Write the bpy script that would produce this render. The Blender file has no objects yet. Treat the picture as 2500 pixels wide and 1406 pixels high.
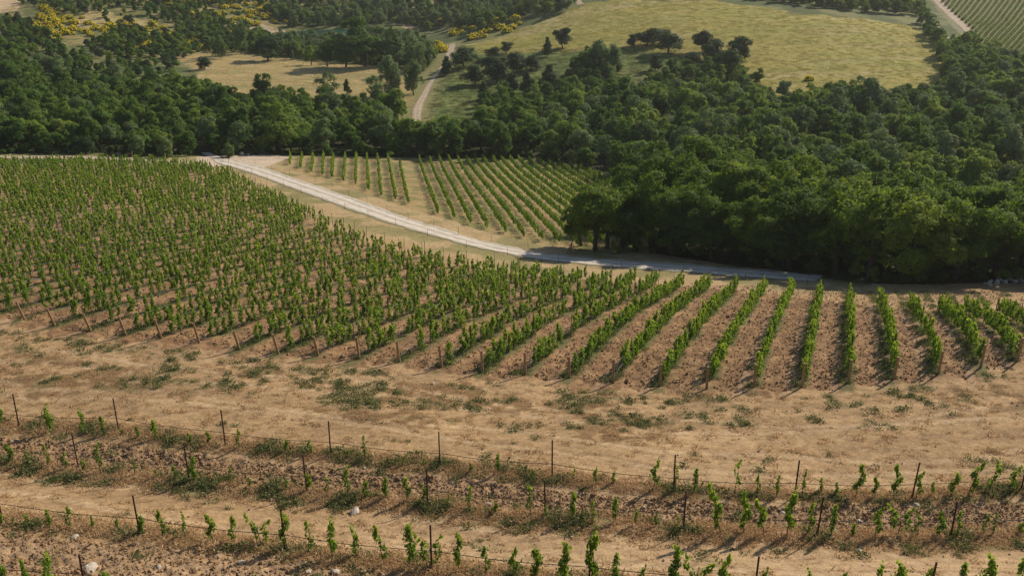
import bpy, math, random
import numpy as np
from math import radians as R

# ------------------------------------------------------------------ camera, sky, sun, exposure
S = bpy.context.scene
F = 2300.0                                   # focal length in pixels of the 2500 px wide photograph
PITCH = R(22.5)
cam_d = bpy.data.cameras.new('camera'); cam_d.lens = 36 * F / 2500; cam_d.sensor_width = 36
cam_d.clip_start = 0.5; cam_d.clip_end = 5000
cam = bpy.data.objects.new('camera', cam_d); S.collection.objects.link(cam)
cam.location = (0, 0, 0); cam.rotation_euler = (math.pi/2 - PITCH, 0, 0)
S.camera = cam
SUN_EL, SUN_AZ = R(31), R(46)                # azimuth clockwise from +Y (the viewing direction)
W = bpy.data.worlds.new('World'); S.world = W; W.use_nodes = True
nt = W.node_tree; nt.nodes.clear()
sky = nt.nodes.new('ShaderNodeTexSky'); sky.sky_type = 'NISHITA'; sky.sun_disc = False
sky.sun_elevation = SUN_EL; sky.sun_rotation = SUN_AZ
bg = nt.nodes.new('ShaderNodeBackground'); bg.inputs[1].default_value = 0.09
wo = nt.nodes.new('ShaderNodeOutputWorld')
nt.links.new(sky.outputs[0], bg.inputs[0]); nt.links.new(bg.outputs[0], wo.inputs[0])
sl = bpy.data.lights.new('sun', 'SUN'); sl.energy = 4.8; sl.angle = R(0.5); sl.color = (1.0, 0.88, 0.73)
so = bpy.data.objects.new('sun', sl); S.collection.objects.link(so)
so.rotation_euler = (math.pi/2 - SUN_EL, 0, -SUN_AZ + math.pi)
S.view_settings.view_transform = 'Standard'; S.view_settings.look = 'None'
S.view_settings.exposure = 0.22; S.view_settings.gamma = 1.0
S.cycles.max_bounces = 5; S.cycles.diffuse_bounces = 3; S.cycles.transmission_bounces = 3
S.cycles.volume_bounces = 0; S.cycles.caustics_reflective = False; S.cycles.caustics_refractive = False
S.cycles.use_denoising = True; S.cycles.denoising_prefilter = 'NONE'; S.cycles.sample_clamp_indirect = 2.0

rng = np.random.default_rng(7); random.seed(7)

# ------------------------------------------------------------------ small numeric helpers
SP, CP = math.sin(PITCH), math.cos(PITCH)
def ray(px, py):
    px = np.asarray(px, float); py = np.asarray(py, float)
    x = (px - 1250)/F; u = (703 - py)/F
    return np.stack([x, CP + u*SP, -SP + u*CP], -1)
def project(P):
    P = np.asarray(P, float)
    f = P[..., 1]*CP - P[..., 2]*SP; up = P[..., 1]*SP + P[..., 2]*CP
    f = np.maximum(f, 1e-3)
    return 1250 + F*P[..., 0]/f, 703 - F*up/f, f

# control points of the relief: (pixel x, pixel y, depth)
CPTS = [
 (285,1050,46),(547,1088,44.5),(805,1112,43),(1075,1142,42),(1346,1168,40.5),(1650,1203,39),(1945,1215,38.5),(2235,1215,38.8),(2490,1195,39.5),(30,1040,47.5),(-300,1010,49.5),(2800,1170,41),
 (195,1150,42.7),(463,1178,41.2),(750,1205,39.8),(1043,1236,38.6),(1331,1262,37),(1667,1298,35.2),(1993,1317,34.5),(2320,1315,34.5),
 (345,1310,34.4),(700,1352,33),(1055,1390,31.9),(10,1275,35.5),(100,1400,30.2),(1850,1450,29),(2300,1450,28.5),
 (60,780,64),(395,830,61),(680,867,58.5),(1000,890,57.5),(1283,918,56.5),(1612,945,54.3),(2070,940,53.5),(2393,900,55.5),(-200,760,66),(2700,860,58),
 (1000,1000,49.5),(2000,1070,45.5),(2400,1050,46),(300,930,53.5),
 (2065,735,84),(2370,765,80),(1336,675,100),(1000,555,120),(446,638,88),(600,750,70),(1000,750,73.5),(1400,800,68),(1700,800,69),(20,640,84),(20,500,118),(20,400,165),(400,500,125),(560,395,180),(800,470,145),(-300,500,120),(-300,390,175),
 (20,385,178),(1110,530,132),(1300,600,118),(1450,625,113),(1000,385,200),(1300,390,200),(1450,420,185),(700,385,192),
 (1700,645,108),(2000,680,100),(2450,700,95),(2800,700,95),(2200,600,125),(1700,560,130),(2000,500,152),(2200,400,182),(1700,400,185),(2600,480,155),
 (2000,210,272),(2000,300,226),(2000,100,320),(2000,30,360),(2300,190,278),(2400,50,385),(2450,130,320),(2490,0,425),(2700,200,270),(1700,300,230),
 (700,190,305),(0,300,235),(0,150,325),(300,130,350),(300,60,400),(300,0,450),(20,20,440),(-300,100,380),
 (1100,115,362),(1020,300,242),(1100,200,294),(1300,150,312),(1400,60,360),(1400,10,396),(1700,5,380),(1500,200,285),(900,20,480),(500,190,305),
]
cp = np.array(CPTS, float)
pts = ray(cp[:, 0], cp[:, 1])*cp[:, 2:3]
POND_Z = -56.0
pond_pts = []
for q in ((640,108),(800,110),(980,102),(1000,80),(800,76),(660,86),(800,93)):
    r_ = ray(*q); pond_pts.append(r_*((POND_Z - .6)/r_[2]))
extra = [(0,8,-15),(-25,5,-15),(25,5,-14),(0,-30,-8),(-60,0,-17),(60,0,-15),(-400,900,-15),(0,950,-20),(400,900,-10),(-600,500,-30),(600,500,-25),(-350,200,-42),(350,200,-40),(0,650,-44),(-260,620,-36),(240,620,-34),(-300,0,-20),(300,0,-18)]
ctrl = np.vstack([pts, pond_pts, np.array(extra, float)])
def _phi(r2):
    return 0.5*r2*np.log(r2 + 1e-9)
SCL = 100.0
A = ctrl[:, :2]/SCL
n_ = len(A)
K = _phi(((A[:, None] - A[None])**2).sum(-1)); K += np.eye(n_)*0.0012
Pm = np.hstack([np.ones((n_, 1)), A])
M_ = np.block([[K, Pm], [Pm.T, np.zeros((3, 3))]])
sol = np.linalg.solve(M_, np.concatenate([ctrl[:, 2], np.zeros(3)]))
def hb(x, y):
    x = np.asarray(x, float); sh = x.shape
    q = np.stack([x.ravel(), np.broadcast_to(np.asarray(y, float), sh).ravel()], -1)/SCL
    out = np.empty(len(q))
    for i in range(0, len(q), 60000):
        b = q[i:i+60000]
        r2 = (b[:, :1] - A[:, 0])**2 + (b[:, 1:] - A[:, 1])**2
        out[i:i+60000] = _phi(r2) @ sol[:n_] + sol[n_] + b @ sol[n_+1:]
    return out.reshape(sh)
TT = np.geomspace(16, 1300, 420)
def ground(px, py):
    """where the lines of sight through these photograph points meet the smooth relief"""
    px = np.atleast_1d(np.asarray(px, float)); py = np.atleast_1d(np.asarray(py, float))
    r = ray(px, py)
    P = r[:, None, :]*TT[None, :, None]
    d = P[..., 2] - hb(P[..., 0], P[..., 1])
    neg = d < 0
    k = np.where(neg.any(1), neg.argmax(1), len(TT)-1); k = np.maximum(k, 1)
    i = np.arange(len(px)); a, b = d[i, k-1], d[i, k]
    t0, t1 = TT[k-1], TT[k]
    f = np.clip(a/(a - b + 1e-12), 0, 1)
    t = t0 + (t1 - t0)*f
    q = r*t[:, None]; q[:, 2] = hb(q[:, 0], q[:, 1])
    return q
def gpoly(L):
    a = np.array(L, float); return ground(a[:, 0], a[:, 1])[:, :2]

def _hash(ix, iy, s):
    h = (ix.astype(np.int64)*374761393 + iy.astype(np.int64)*668265263 + s*1442695041) & 0x7fffffff
    h = ((h ^ (h >> 13))*1274126177) & 0x7fffffff
    h = (h ^ (h >> 16)) & 0xffff
    return h/65535.0
def vn(x, y, s=0):
    ix = np.floor(x); iy = np.floor(y); fx = x-ix; fy = y-iy
    fx = fx*fx*(3-2*fx); fy = fy*fy*(3-2*fy)
    a = _hash(ix, iy, s); b = _hash(ix+1, iy, s); c = _hash(ix, iy+1, s); d = _hash(ix+1, iy+1, s)
    return (a*(1-fx)+b*fx)*(1-fy) + (c*(1-fx)+d*fx)*fy
def fbm(x, y, sc, o=4, s=0):
    v = 0; amp = .5; tot = 0
    c, sn = math.cos(.6), math.sin(.6)
    x = x/sc; y = y/sc
    for k in range(o):
        v = v + amp*vn(x, y, s+k*17); tot += amp; amp *= .5
        x, y = (x*c - y*sn)*2.03, (x*sn + y*c)*2.03
    return v/tot
def inside(poly, x, y):
    c = np.zeros(x.shape, bool); n = len(poly)
    for i in range(n):
        x0, y0 = poly[i]; x1, y1 = poly[(i+1) % n]
        if y0 == y1: continue
        c ^= ((y0 > y) != (y1 > y)) & (x < (x1-x0)*(y-y0)/(y1-y0) + x0)
    return c
def dline(poly, x, y):
    best = np.full(x.shape, 1e9)
    for (x0, y0), (x1, y1) in zip(poly[:-1], poly[1:]):
        dx, dy = x1-x0, y1-y0
        t = np.clip(((x-x0)*dx + (y-y0)*dy)/(dx*dx+dy*dy+1e-9), 0, 1)
        best = np.minimum(best, (x-x0-t*dx)**2 + (y-y0-t*dy)**2)
    return np.sqrt(best)
def sstep(a, b, v):
    t = np.clip((v-a)/(b-a), 0, 1); return t*t*(3-2*t)

# ------------------------------------------------------------------ materials
def new_mat(name):
    m = bpy.data.materials.new(name); m.use_nodes = True
    t = m.node_tree; t.nodes.clear()
    o = t.nodes.new('ShaderNodeOutputMaterial')
    return m, t, o
def N(t, kind, **kw):
    n = t.nodes.new(kind)
    for k, v in kw.items():
        if k.startswith('i_'):
            n.inputs[k[2:].replace('_', ' ')].default_value = v
        else: setattr(n, k, v)
    return n
def ramp(t, stops, fac):
    r = t.nodes.new('ShaderNodeValToRGB'); e = r.color_ramp.elements
    while len(e) < len(stops): e.new(.5)
    for el, (p, c) in zip(e, stops): el.position = p; el.color = (*c, 1)
    t.links.new(fac, r.inputs[0]); return r.outputs[0]
def leaf_mat(name, dark, mid, light, trans=.32, tint=.35, gloss=.10):
    m, t, o = new_mat(name)
    at = N(t, 'ShaderNodeAttribute', attribute_name='v')
    oi = N(t, 'ShaderNodeObjectInfo')
    mx = N(t, 'ShaderNodeMath', operation='MULTIPLY_ADD'); mx.inputs[1].default_value = tint
    t.links.new(oi.outputs['Random'], mx.inputs[0])
    sc = N(t, 'ShaderNodeMath', operation='MULTIPLY'); sc.inputs[1].default_value = 1-tint
    t.links.new(at.outputs['Fac'], sc.inputs[0]); t.links.new(sc.outputs[0], mx.inputs[2])
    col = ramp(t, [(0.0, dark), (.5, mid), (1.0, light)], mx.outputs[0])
    p = N(t, 'ShaderNodeBsdfPrincipled'); p.inputs['Roughness'].default_value = .6
    p.inputs['Specular IOR Level'].default_value = gloss
    t.links.new(col, p.inputs['Base Color'])
    tr = N(t, 'ShaderNodeBsdfTranslucent')
    hs = N(t, 'ShaderNodeHueSaturation'); hs.inputs['Hue'].default_value = .49; hs.inputs['Saturation'].default_value = 1.1; hs.inputs['Value'].default_value = 1.5
    t.links.new(col, hs.inputs['Color']); t.links.new(hs.outputs[0], tr.inputs[0])
    ms = N(t, 'ShaderNodeMixShader'); ms.inputs[0].default_value = trans
    t.links.new(p.outputs[0], ms.inputs[1]); t.links.new(tr.outputs[0], ms.inputs[2])
    t.links.new(ms.outputs[0], o.inputs[0]); return m
def plain_mat(name, c0, c1, scale=6, rough=.85, bump=.3, dist=.02):
    m, t, o = new_mat(name)
    tc = N(t, 'ShaderNodeTexCoord')
    nz = N(t, 'ShaderNodeTexNoise'); nz.inputs['Scale'].default_value = scale; nz.inputs['Detail'].default_value = 6
    t.links.new(tc.outputs['Object'], nz.inputs['Vector'])
    col = ramp(t, [(.32, c0), (.68, c1)], nz.outputs[0])
    p = N(t, 'ShaderNodeBsdfPrincipled'); p.inputs['Roughness'].default_value = rough; p.inputs['Specular IOR Level'].default_value = .25
    t.links.new(col, p.inputs['Base Color'])
    b = N(t, 'ShaderNodeBump'); b.inputs['Strength'].default_value = bump; b.inputs['Distance'].default_value = dist
    t.links.new(nz.outputs[0], b.inputs['Height']); t.links.new(b.outputs[0], p.inputs['Normal'])
    t.links.new(p.outputs[0], o.inputs[0]); return m
MT = dict(
 oak=leaf_mat('oak_leaves', (.034,.080,.018), (.105,.185,.034), (.250,.310,.060), .42, .68),
 bigoak=leaf_mat('big_oak_leaves', (.036,.076,.014), (.105,.175,.026), (.250,.310,.048), .44, .5),
 pale=leaf_mat('willow_leaves', (.085,.135,.045), (.155,.215,.075), (.235,.290,.115), .25, .45),
 ever=leaf_mat('evergreen_leaves', (.022,.048,.016), (.048,.088,.028), (.095,.140,.042), .2, .5),
 broom=leaf_mat('broom_twigs', (.035,.055,.018), (.06,.085,.025), (.09,.11,.035), .2, .4),
 flower=leaf_mat('broom_flowers', (.58,.46,.012), (.76,.64,.02), (.84,.74,.05), .25, .2),
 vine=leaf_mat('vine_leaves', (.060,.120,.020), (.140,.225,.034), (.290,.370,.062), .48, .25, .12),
 farvine=leaf_mat('far_vine_leaves', (.10,.15,.04), (.15,.20,.055), (.20,.25,.07), .3, .3),
 weed=leaf_mat('weed_leaves', (.070,.095,.034), (.120,.145,.052), (.21,.21,.09), .25, .3),
 palestraw=leaf_mat('pale_straw', (.42,.35,.18), (.52,.45,.24), (.64,.56,.33), .35, .2),
 straw=leaf_mat('straw_blades', (.34,.235,.12), (.44,.31,.165), (.55,.41,.23), .25, .3),
 grass=leaf_mat('meadow_blades', (.30,.285,.085), (.40,.37,.12), (.50,.45,.18), .25, .3),
 bark=plain_mat('bark', (.05,.038,.026), (.12,.09,.065), 5, .9, .6, .05),
 stem=plain_mat('vine_wood', (.09,.06,.04), (.17,.12,.08), 20, .9),
 rust=plain_mat('rusty_metal', (.035,.018,.014), (.075,.036,.026), 12, .7, .2, .004),
 wood=plain_mat('pale_post_wood', (.22,.135,.07), (.42,.27,.15), 9, .85, .3, .01),
 hose=plain_mat('black_hose', (.02,.017,.015), (.035,.03,.027), 9, .6, .1, .002),
 wire=plain_mat('grey_wire', (.30,.29,.27), (.42,.40,.38), 9, .5, .1, .002),
 rock=plain_mat('pale_stone', (.30,.25,.19), (.55,.48,.39), 3.5, .9, .6, .05),
 clod=plain_mat('earth_clod', (.19,.112,.055), (.37,.24,.128), 2.2, .95, .5, .02),
 board=plain_mat('dark_board', (.02,.018,.016), (.045,.04,.036), 4, .7),
)

# ------------------------------------------------------------------ object helpers
C = S.collection
def tag(o, label=None, cat=None, group=None, kind=None):
    if label: o['label'] = label
    if cat: o['category'] = cat
    if group: o['group'] = group
    if kind: o['kind'] = kind
    return o
def mesh_np(name, V, Q=None, T=None, mat=None, v=None, smooth=False):
    me = bpy.data.meshes.new(name)
    V = np.asarray(V, np.float32); nq = 0 if Q is None else len(Q); ntr = 0 if T is None else len(T)
    me.vertices.add(len(V)); me.vertices.foreach_set('co', V.ravel())
    idx = []; starts = []; s = 0
    if nq: idx.append(np.asarray(Q, np.int32).ravel()); starts.append(np.arange(nq)*4); s = nq*4
    if ntr: idx.append(np.asarray(T, np.int32).ravel()); starts.append(s + np.arange(ntr)*3)
    idx = np.concatenate(idx); starts = np.concatenate(starts).astype(np.int32)
    me.loops.add(len(idx)); me.loops.foreach_set('vertex_index', idx)
    me.polygons.add(nq+ntr); me.polygons.foreach_set('loop_start', starts)
    if v is not None:
        a = me.attributes.new('v', 'FLOAT', 'POINT'); a.data.foreach_set('value', np.asarray(v, np.float32))
    me.update(calc_edges=True); me.validate()
    me.polygons.foreach_set('use_smooth', np.full(nq+ntr, smooth))
    if mat: me.materials.append(mat)
    return me
def link(name, me, parent=None, loc=None):
    o = bpy.data.objects.new(name, me); C.objects.link(o)
    if parent: o.parent = parent
    if loc is not None: o.location = loc
    return o
def empty(name, loc, rz=0, sc=1):
    o = bpy.data.objects.new(name, None); C.objects.link(o)
    o.location = loc; o.rotation_euler = (0, 0, rz); o.scale = sc if hasattr(sc, '__len__') else (sc,)*3
    o.empty_display_size = .2
    return o
def cards(c, n, size, r, asp=(.7, 1.1)):
    """kite-shaped leaves at points c facing n"""
    k = len(c)
    n = n/np.maximum(np.linalg.norm(n, axis=1, keepdims=True), 1e-6)
    t = r.normal(size=(k, 3)); t -= (t*n).sum(1, keepdims=True)*n; t /= np.maximum(np.linalg.norm(t, axis=1, keepdims=True), 1e-6)
    b = np.cross(n, t)
    s = (size*np.ones(k))[:, None]*r.uniform(.7, 1.3, (k, 1)); w = s*r.uniform(*asp, (k, 1))
    V = np.stack([c - t*s*.5, c + b*w*.42 + t*s*.08 + n*s*.10, c + t*s*.55, c - b*w*.42 + t*s*.08 + n*s*.10], 1)
    Q = np.arange(4*k).reshape(k, 4)
    return V.reshape(-1, 3), Q
def tube(path, rad, seg=6):
    path = np.asarray(path, float); m = len(path); rad = np.broadcast_to(rad, (m,))
    d = np.gradient(path, axis=0); d /= np.maximum(np.linalg.norm(d, axis=1, keepdims=True), 1e-9)
    ref = np.where(np.abs(d[:, 2:3]) < .9, np.array([[0, 0, 1.]]), np.array([[1., 0, 0]]))
    a = np.cross(d, ref); a /= np.linalg.norm(a, axis=1, keepdims=True); b = np.cross(d, a)
    ang = np.arange(seg)*2*math.pi/seg
    V = path[:, None] + rad[:, None, None]*(a[:, None]*np.cos(ang)[None, :, None] + b[:, None]*np.sin(ang)[None, :, None])
    Q = []
    for i in range(m-1):
        for j in range(seg):
            Q.append((i*seg+j, i*seg+(j+1) % seg, (i+1)*seg+(j+1) % seg, (i+1)*seg+j))
    V = V.reshape(-1, 3); T = []
    for e, base in ((0, 0), (1, (m-1)*seg)):
        for j in range(1, seg-1):
            T.append((base, base+j+1, base+j) if e == 0 else (base, base+j, base+j+1))
    return V, np.array(Q), np.array(T)
class Acc:
    def __init__(s): s.V = []; s.Q = []; s.T = []; s.v = []; s.n = 0
    def add(s, V, Q=None, T=None, v=None):
        if Q is not None and len(Q): s.Q.append(np.asarray(Q)+s.n)
        if T is not None and len(T): s.T.append(np.asarray(T)+s.n)
        s.V.append(V); s.n += len(V)
        s.v.append(np.zeros(len(V)) if v is None else v)
        return s
    def mesh(s, name, mat, smooth=False, attr=True):
        return mesh_np(name, np.vstack(s.V), np.vstack(s.Q) if s.Q else None, np.vstack(s.T) if s.T else None, mat,
                       np.concatenate(s.v) if attr else None, smooth)
ORD = ['first','second','third','fourth','fifth','sixth','seventh','eighth','ninth','tenth','eleventh','twelfth','thirteenth','fourteenth','fifteenth','sixteenth','seventeenth','eighteenth','nineteenth','twentieth']
TENS = {2:'twenty',3:'thirty',4:'forty',5:'fifty',6:'sixty',7:'seventy',8:'eighty',9:'ninety'}
def ordn(i):
    if i < 20: return ORD[i]
    n = i+1; t, u = divmod(n, 10)
    if u == 0: return TENS[t][:-1]+'ieth'
    return TENS[t]+'-'+ORD[u-1]

# ------------------------------------------------------------------ layout lines read off the place
ROW1 = [(-140,1015),(30,1040),(285,1052),(547,1088),(805,1112),(1075,1142),(1346,1168),(1650,1203),(1945,1215),(2235,1215),(2490,1195),(2640,1180)]
ROW2 = [(-80,1118),(195,1150),(463,1178),(750,1205),(1043,1236),(1331,1262),(1667,1298),(1993,1317),(2320,1317),(2620,1300)]
ROW3 = [(-340,1225),(10,1272),(345,1310),(700,1352),(1055,1390),(1437,1432),(1840,1462),(2262,1478),(2660,1470)]
ROW4 = [(-170,1405),(208,1450),(600,1492),(1010,1530)]
WOOD = [(60,780),(135,797),(222,810),(308,822),(395,830),(487,840),(585,855),(680,867),(777,870),(877,878),(975,885),(1078,900),(1178,912),(1283,918),(1390,925),(1497,937),(1612,945),(1725,950),(1840,948),(1957,948),(2070,938),(2182,928),(2290,915),(2393,900),(2482,886)]
FAR = [(-700,402),(-200,402),(0,400),(250,398),(400,400),(500,410),(560,425),(620,458),(700,500),(800,548),(900,590),(1000,618),(1100,640),(1200,655),(1300,668),(1400,678),(1500,685),(1600,692),(1700,700),(1780,708),(1850,712),(1940,722),(2000,728),(2065,735),(2140,745),(2212,752),(2288,757),(2370,760),(2440,762),(2520,765),(2800,770),(3300,778)]
w_row = [gpoly(r) for r in (ROW1, ROW2, ROW3, ROW4)]
w_wood = gpoly(WOOD); w_far = gpoly(FAR)
AZ = R(20.1); RD = np.array([math.sin(AZ), math.cos(AZ)]); RL = np.array([math.cos(AZ), -math.sin(AZ)])
row_s = list(w_wood @ RL)                        # lateral offset of every row of the big vineyard
start = list(w_wood @ RD)
left_dir = (start[0]-start[4])/(row_s[0]-row_s[4])
s0, st0 = row_s[0], start[0]; k = 1
for k in range(1, 46):
    row_s.insert(0, s0 - 2.4*k); start.insert(0, st0 - 2.4*k*left_dir*.6)
for k in range(1, 11):
    row_s.append(row_s[-1]+2.5); start.append(start[-1]+.8)
row_s = np.array(row_s); start = np.array(start)
NLEFT = 45
fs, ft = w_far @ RL, w_far @ RD
o_ = np.argsort(fs); row_end = np.interp(row_s, fs[o_], ft[o_])
mid_poly = np.vstack([np.stack([row_s, start], 1), np.stack([row_s, row_end], 1)[::-1]])   # in (s,t)
# second vineyard beyond the road: rows as (top, bottom) in the photograph
F2 = [((710,386),(708,404)),((738,385),(734,414)),((765,384),(760,423)),((790,384),(787,430)),((814,385),(811,437)),((843,385),(838,446)),((870,385),(868,455)),((896,387),(900,468)),((922,389),(931,481)),((948,391),(966,491)),((976,402),(997,501)),
      ((1023,391),(1070,526)),((1048,393),(1110,536)),((1072,393),(1151,551)),((1095,393),(1190,561)),((1117,393),(1236,572)),((1138,393),(1280,583)),((1158,391),(1325,591)),((1176,390),(1370,598)),((1200,390),(1415,606)),((1222,391),(1460,612)),((1243,392),(1500,616)),((1265,393),(1535,616)),((1288,394),(1565,610)),((1312,396),(1590,600)),((1336,399),(1600,580)),((1362,403),(1610,560)),((1388,408),(1600,535)),((1412,413),(1590,515)),((1436,419),(1580,500))]
f2_poly = gpoly([(640,385),(720,380),(1000,384),(1300,388),(1480,425),(1640,500),(1640,600),(1500,622),(1370,604),(1190,567),(1000,510),(800,445),(690,408)])
# roads: upper and lower edges
RT = [(515,384),(575,393),(640,410),(760,452),(900,500),(1000,538),(1150,583),(1250,606),(1330,621),(1500,636),(1700,650),(1850,661),(2010,676)]
RB = [(530,398),(585,413),(640,432),(745,472),(860,513),(960,548),(1085,583),(1200,612),(1300,631),(1450,647),(1650,662),(1830,677),(1985,687)]
LT = [(-400,379),(-100,379),(0,380),(120,381),(250,383),(340,386),(420,391),(500,397)]
LB = [(-400,389),(-100,388),(0,388),(120,389),(250,390),(340,395),(420,401),(500,408)]
DT = [(1009,305),(1007,280),(1010,259),(1034,223),(1055,191),(1081,155),(1095,121),(1096,110)]
DB = [(1028,307),(1030,280),(1034,252),(1059,201),(1084,160),(1102,140),(1113,117),(1112,106)]
def edge_line(a, b): return (gpoly(a)+gpoly(b))/2

meadow_hill = gpoly([(1125,118),(1190,98),(1300,60),(1430,8),(1560,0),(1700,3),(1850,14),(1950,34),(2100,45),(2230,62),(2290,105),(2310,160),(2300,230),(2000,240),(1900,235),(1800,200),(1650,130),(1400,125),(1200,140)])
green_slope = gpoly([(1035,310),(1060,225),(1100,150),(1125,120),(1240,125),(1400,118),(1550,115),(1700,130),(1880,215),(1900,280),(1500,330),(1150,340)])
straw_mead = gpoly([(420,130),(520,118),(640,140),(800,150),(900,165),(1000,170),(1010,260),(600,260),(490,190)])
gully = gpoly([(0,30),(60,0),(300,-5),(720,-5),(760,60),(640,110),(520,125),(400,150),(200,120),(60,80)])
dry_top = gpoly([(-60,-10),(62,-10),(40,30),(-60,40)])
dry_knoll = gpoly([(180,45),(240,20),(300,40),(380,55),(360,90),(200,70)])
bare = gpoly([(530,45),(640,60),(700,80),(660,100),(560,90),(500,70)])
bare2 = gpoly([(950,50),(1010,10),(1060,5),(1060,40),(1000,80)])
tan1 = gpoly([(2244,28),(2262,25),(2318,92),(2298,102)])
road_tr = gpoly([(2268,-5),(2310,-5),(2470,150),(2420,150),(2330,70)])
vine_tr = gpoly([(2300,-10),(2700,-10),(2700,200),(2470,160),(2380,90)])
wood_l = gpoly([(-200,378),(0,374),(250,376),(480,382),(640,378),(900,384),(1010,386),(1110,386),(1110,352),(1040,345),(985,335),(970,262),(930,275),(600,258),(500,228),(430,205),(350,232),(290,235),(190,212),(120,180),(40,150),(0,140),(-200,130)])
wood_r = gpoly([(1030,368),(1110,358),(1200,318),(1320,286),(1500,258),(1700,248),(1850,255),(2000,255),(2300,245),(2310,160),(2600,170),(3200,260),(3200,700),(2520,688),(2300,694),(2100,692),(1900,660),(1800,650),(1600,618),(1560,500),(1480,418),(1300,384),(1010,384)])
w_rt = edge_line(RT, RB); w_lt = edge_line(LT, LB); w_dt = edge_line(DT, DB)
til12 = gpoly([(-250,1055),(0,1068),(300,1088),(700,1135),(1100,1172),(1500,1212),(1900,1238),(2600,1225),(2600,1298),(2000,1304),(1500,1268),(1100,1230),(700,1196),(300,1150),(-250,1112)])
til3 = gpoly([(-500,1290),(0,1300),(250,1325),(560,1350),(850,1385),(1100,1425),(1500,1480),(1500,1700),(-900,1700)])
weedy = gpoly([(-400,800),(60,800),(300,838),(700,885),(1100,922),(1500,960),(2000,968),(2300,935),(2700,880),(2700,985),(2300,1000),(2000,1030),(1500,1060),(1100,1030),(600,970),(200,940),(-400,905)])
pond_poly = gpoly([(640,100),(690,84),(800,77),(930,75),(985,80),(1000,88),(960,98),(860,104),(760,110),(690,112)])
pond_c = pond_poly.mean(0)

# ------------------------------------------------------------------ relief with its small forms
def relief(x, y):
    """ground height and masks"""
    x = np.asarray(x, float); y = np.asarray(y, float)
    h = hb(x, y)
    jx = (fbm(x, y, 1.3, 3, 5)-.5)*.9; jy = (fbm(x, y, 1.3, 3, 9)-.5)*.9
    s = x*RL[0]+y*RL[1]; t = x*RD[0]+y*RD[1]
    D = {}
    near = np.hypot(x, y) < 260
    mid = inside(mid_poly, s+jx, t+jy*4+1.2)
    i = np.clip(np.searchsorted(row_s, s), 1, len(row_s)-1)
    dr = np.minimum(np.abs(s-row_s[i-1]), np.abs(s-row_s[i]))
    D['mid'] = mid; D['dr'] = dr; D['side'] = (s-row_s[i-1])/(row_s[i]-row_s[i-1])
    t12 = inside(til12, x+jx, y+jy); t3 = inside(til3, x+jx, y+jy)
    D['t12'] = t12; D['t3'] = t3
    clod = np.maximum(np.maximum(t12*1.0, t3*.9), mid*sstep(.25, .6, dr)*np.where(np.abs(D['side']-.72) < .10, .25, 1.))
    D['clod'] = clod
    n1 = fbm(x, y, .42, 3, 21); n2 = fbm(x, y, 6, 3, 33)
    far = sstep(70, 150, np.hypot(x, y))
    h = h + clod*(1-far)*((n1-.5)*.36 + np.where(t12 | t3, (fbm(x, y, .22, 2, 44)-.5)*.08, 0))
    h = h + (n2-.5)*.22*(1-far) + (fbm(x, y, 25, 3, 51)-.5)*1.2*far*(~inside(pond_poly*1.0, x, y))*sstep(190, 260, np.hypot(x, y))
    h = h + mid*(-.06*np.cos(np.clip(dr, 0, 1.2)/1.2*math.pi)*-1)*(1-far)
    # low banks along the rows of the young vines
    for w, amp in ((w_row[0], .10), (w_row[1], .16), (w_row[2], .14)):
        d = dline(w, x, y); h = h + amp*np.exp(-(d/.8)**2)
    dp = dline(np.vstack([pond_poly, pond_poly[:1]]), x, y); inp = inside(pond_poly, x, y)
    h = np.where(inp, np.minimum(h, POND_Z - .15 - .1*np.minimum(dp, 6)), h)
    h = np.where((~inp) & (dp < 14), np.maximum(h, POND_Z + .12*np.minimum(dp, 4)), h)
    drd = dline(w_rt, x, y)
    D['road'] = drd
    return h, D

# fan-shaped sheet, fine near the camera and reaching beyond the hills
NTH, NR = 1150, 1180
th = np.linspace(R(-60), R(60), NTH); rr = np.geomspace(9, 1500, NR)
TH, RR = np.meshgrid(th, rr)
X = RR*np.sin(TH); Y = RR*np.cos(TH)
H, D = relief(X, Y)
def terr(x, y):
    """height of the sheet itself (bilinear in its own grid)"""
    x = np.asarray(x, float); y = np.asarray(y, float)
    a = (np.arctan2(x, y)-th[0])/(th[1]-th[0]); b = (np.log(np.hypot(x, y))-math.log(rr[0]))/(math.log(rr[1])-math.log(rr[0]))
    a = np.clip(a, 0, NTH-1.001); b = np.clip(b, 0, NR-1.001)
    i = a.astype(int); j = b.astype(int); fa = a-i; fb = b-j
    return (H[j, i]*(1-fa)+H[j, i+1]*fa)*(1-fb) + (H[j+1, i]*(1-fa)+H[j+1, i+1]*fa)*fb
def on(px, py):
    q = ground(px, py); q[:, 2] = terr(q[:, 0], q[:, 1]); return q

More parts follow.
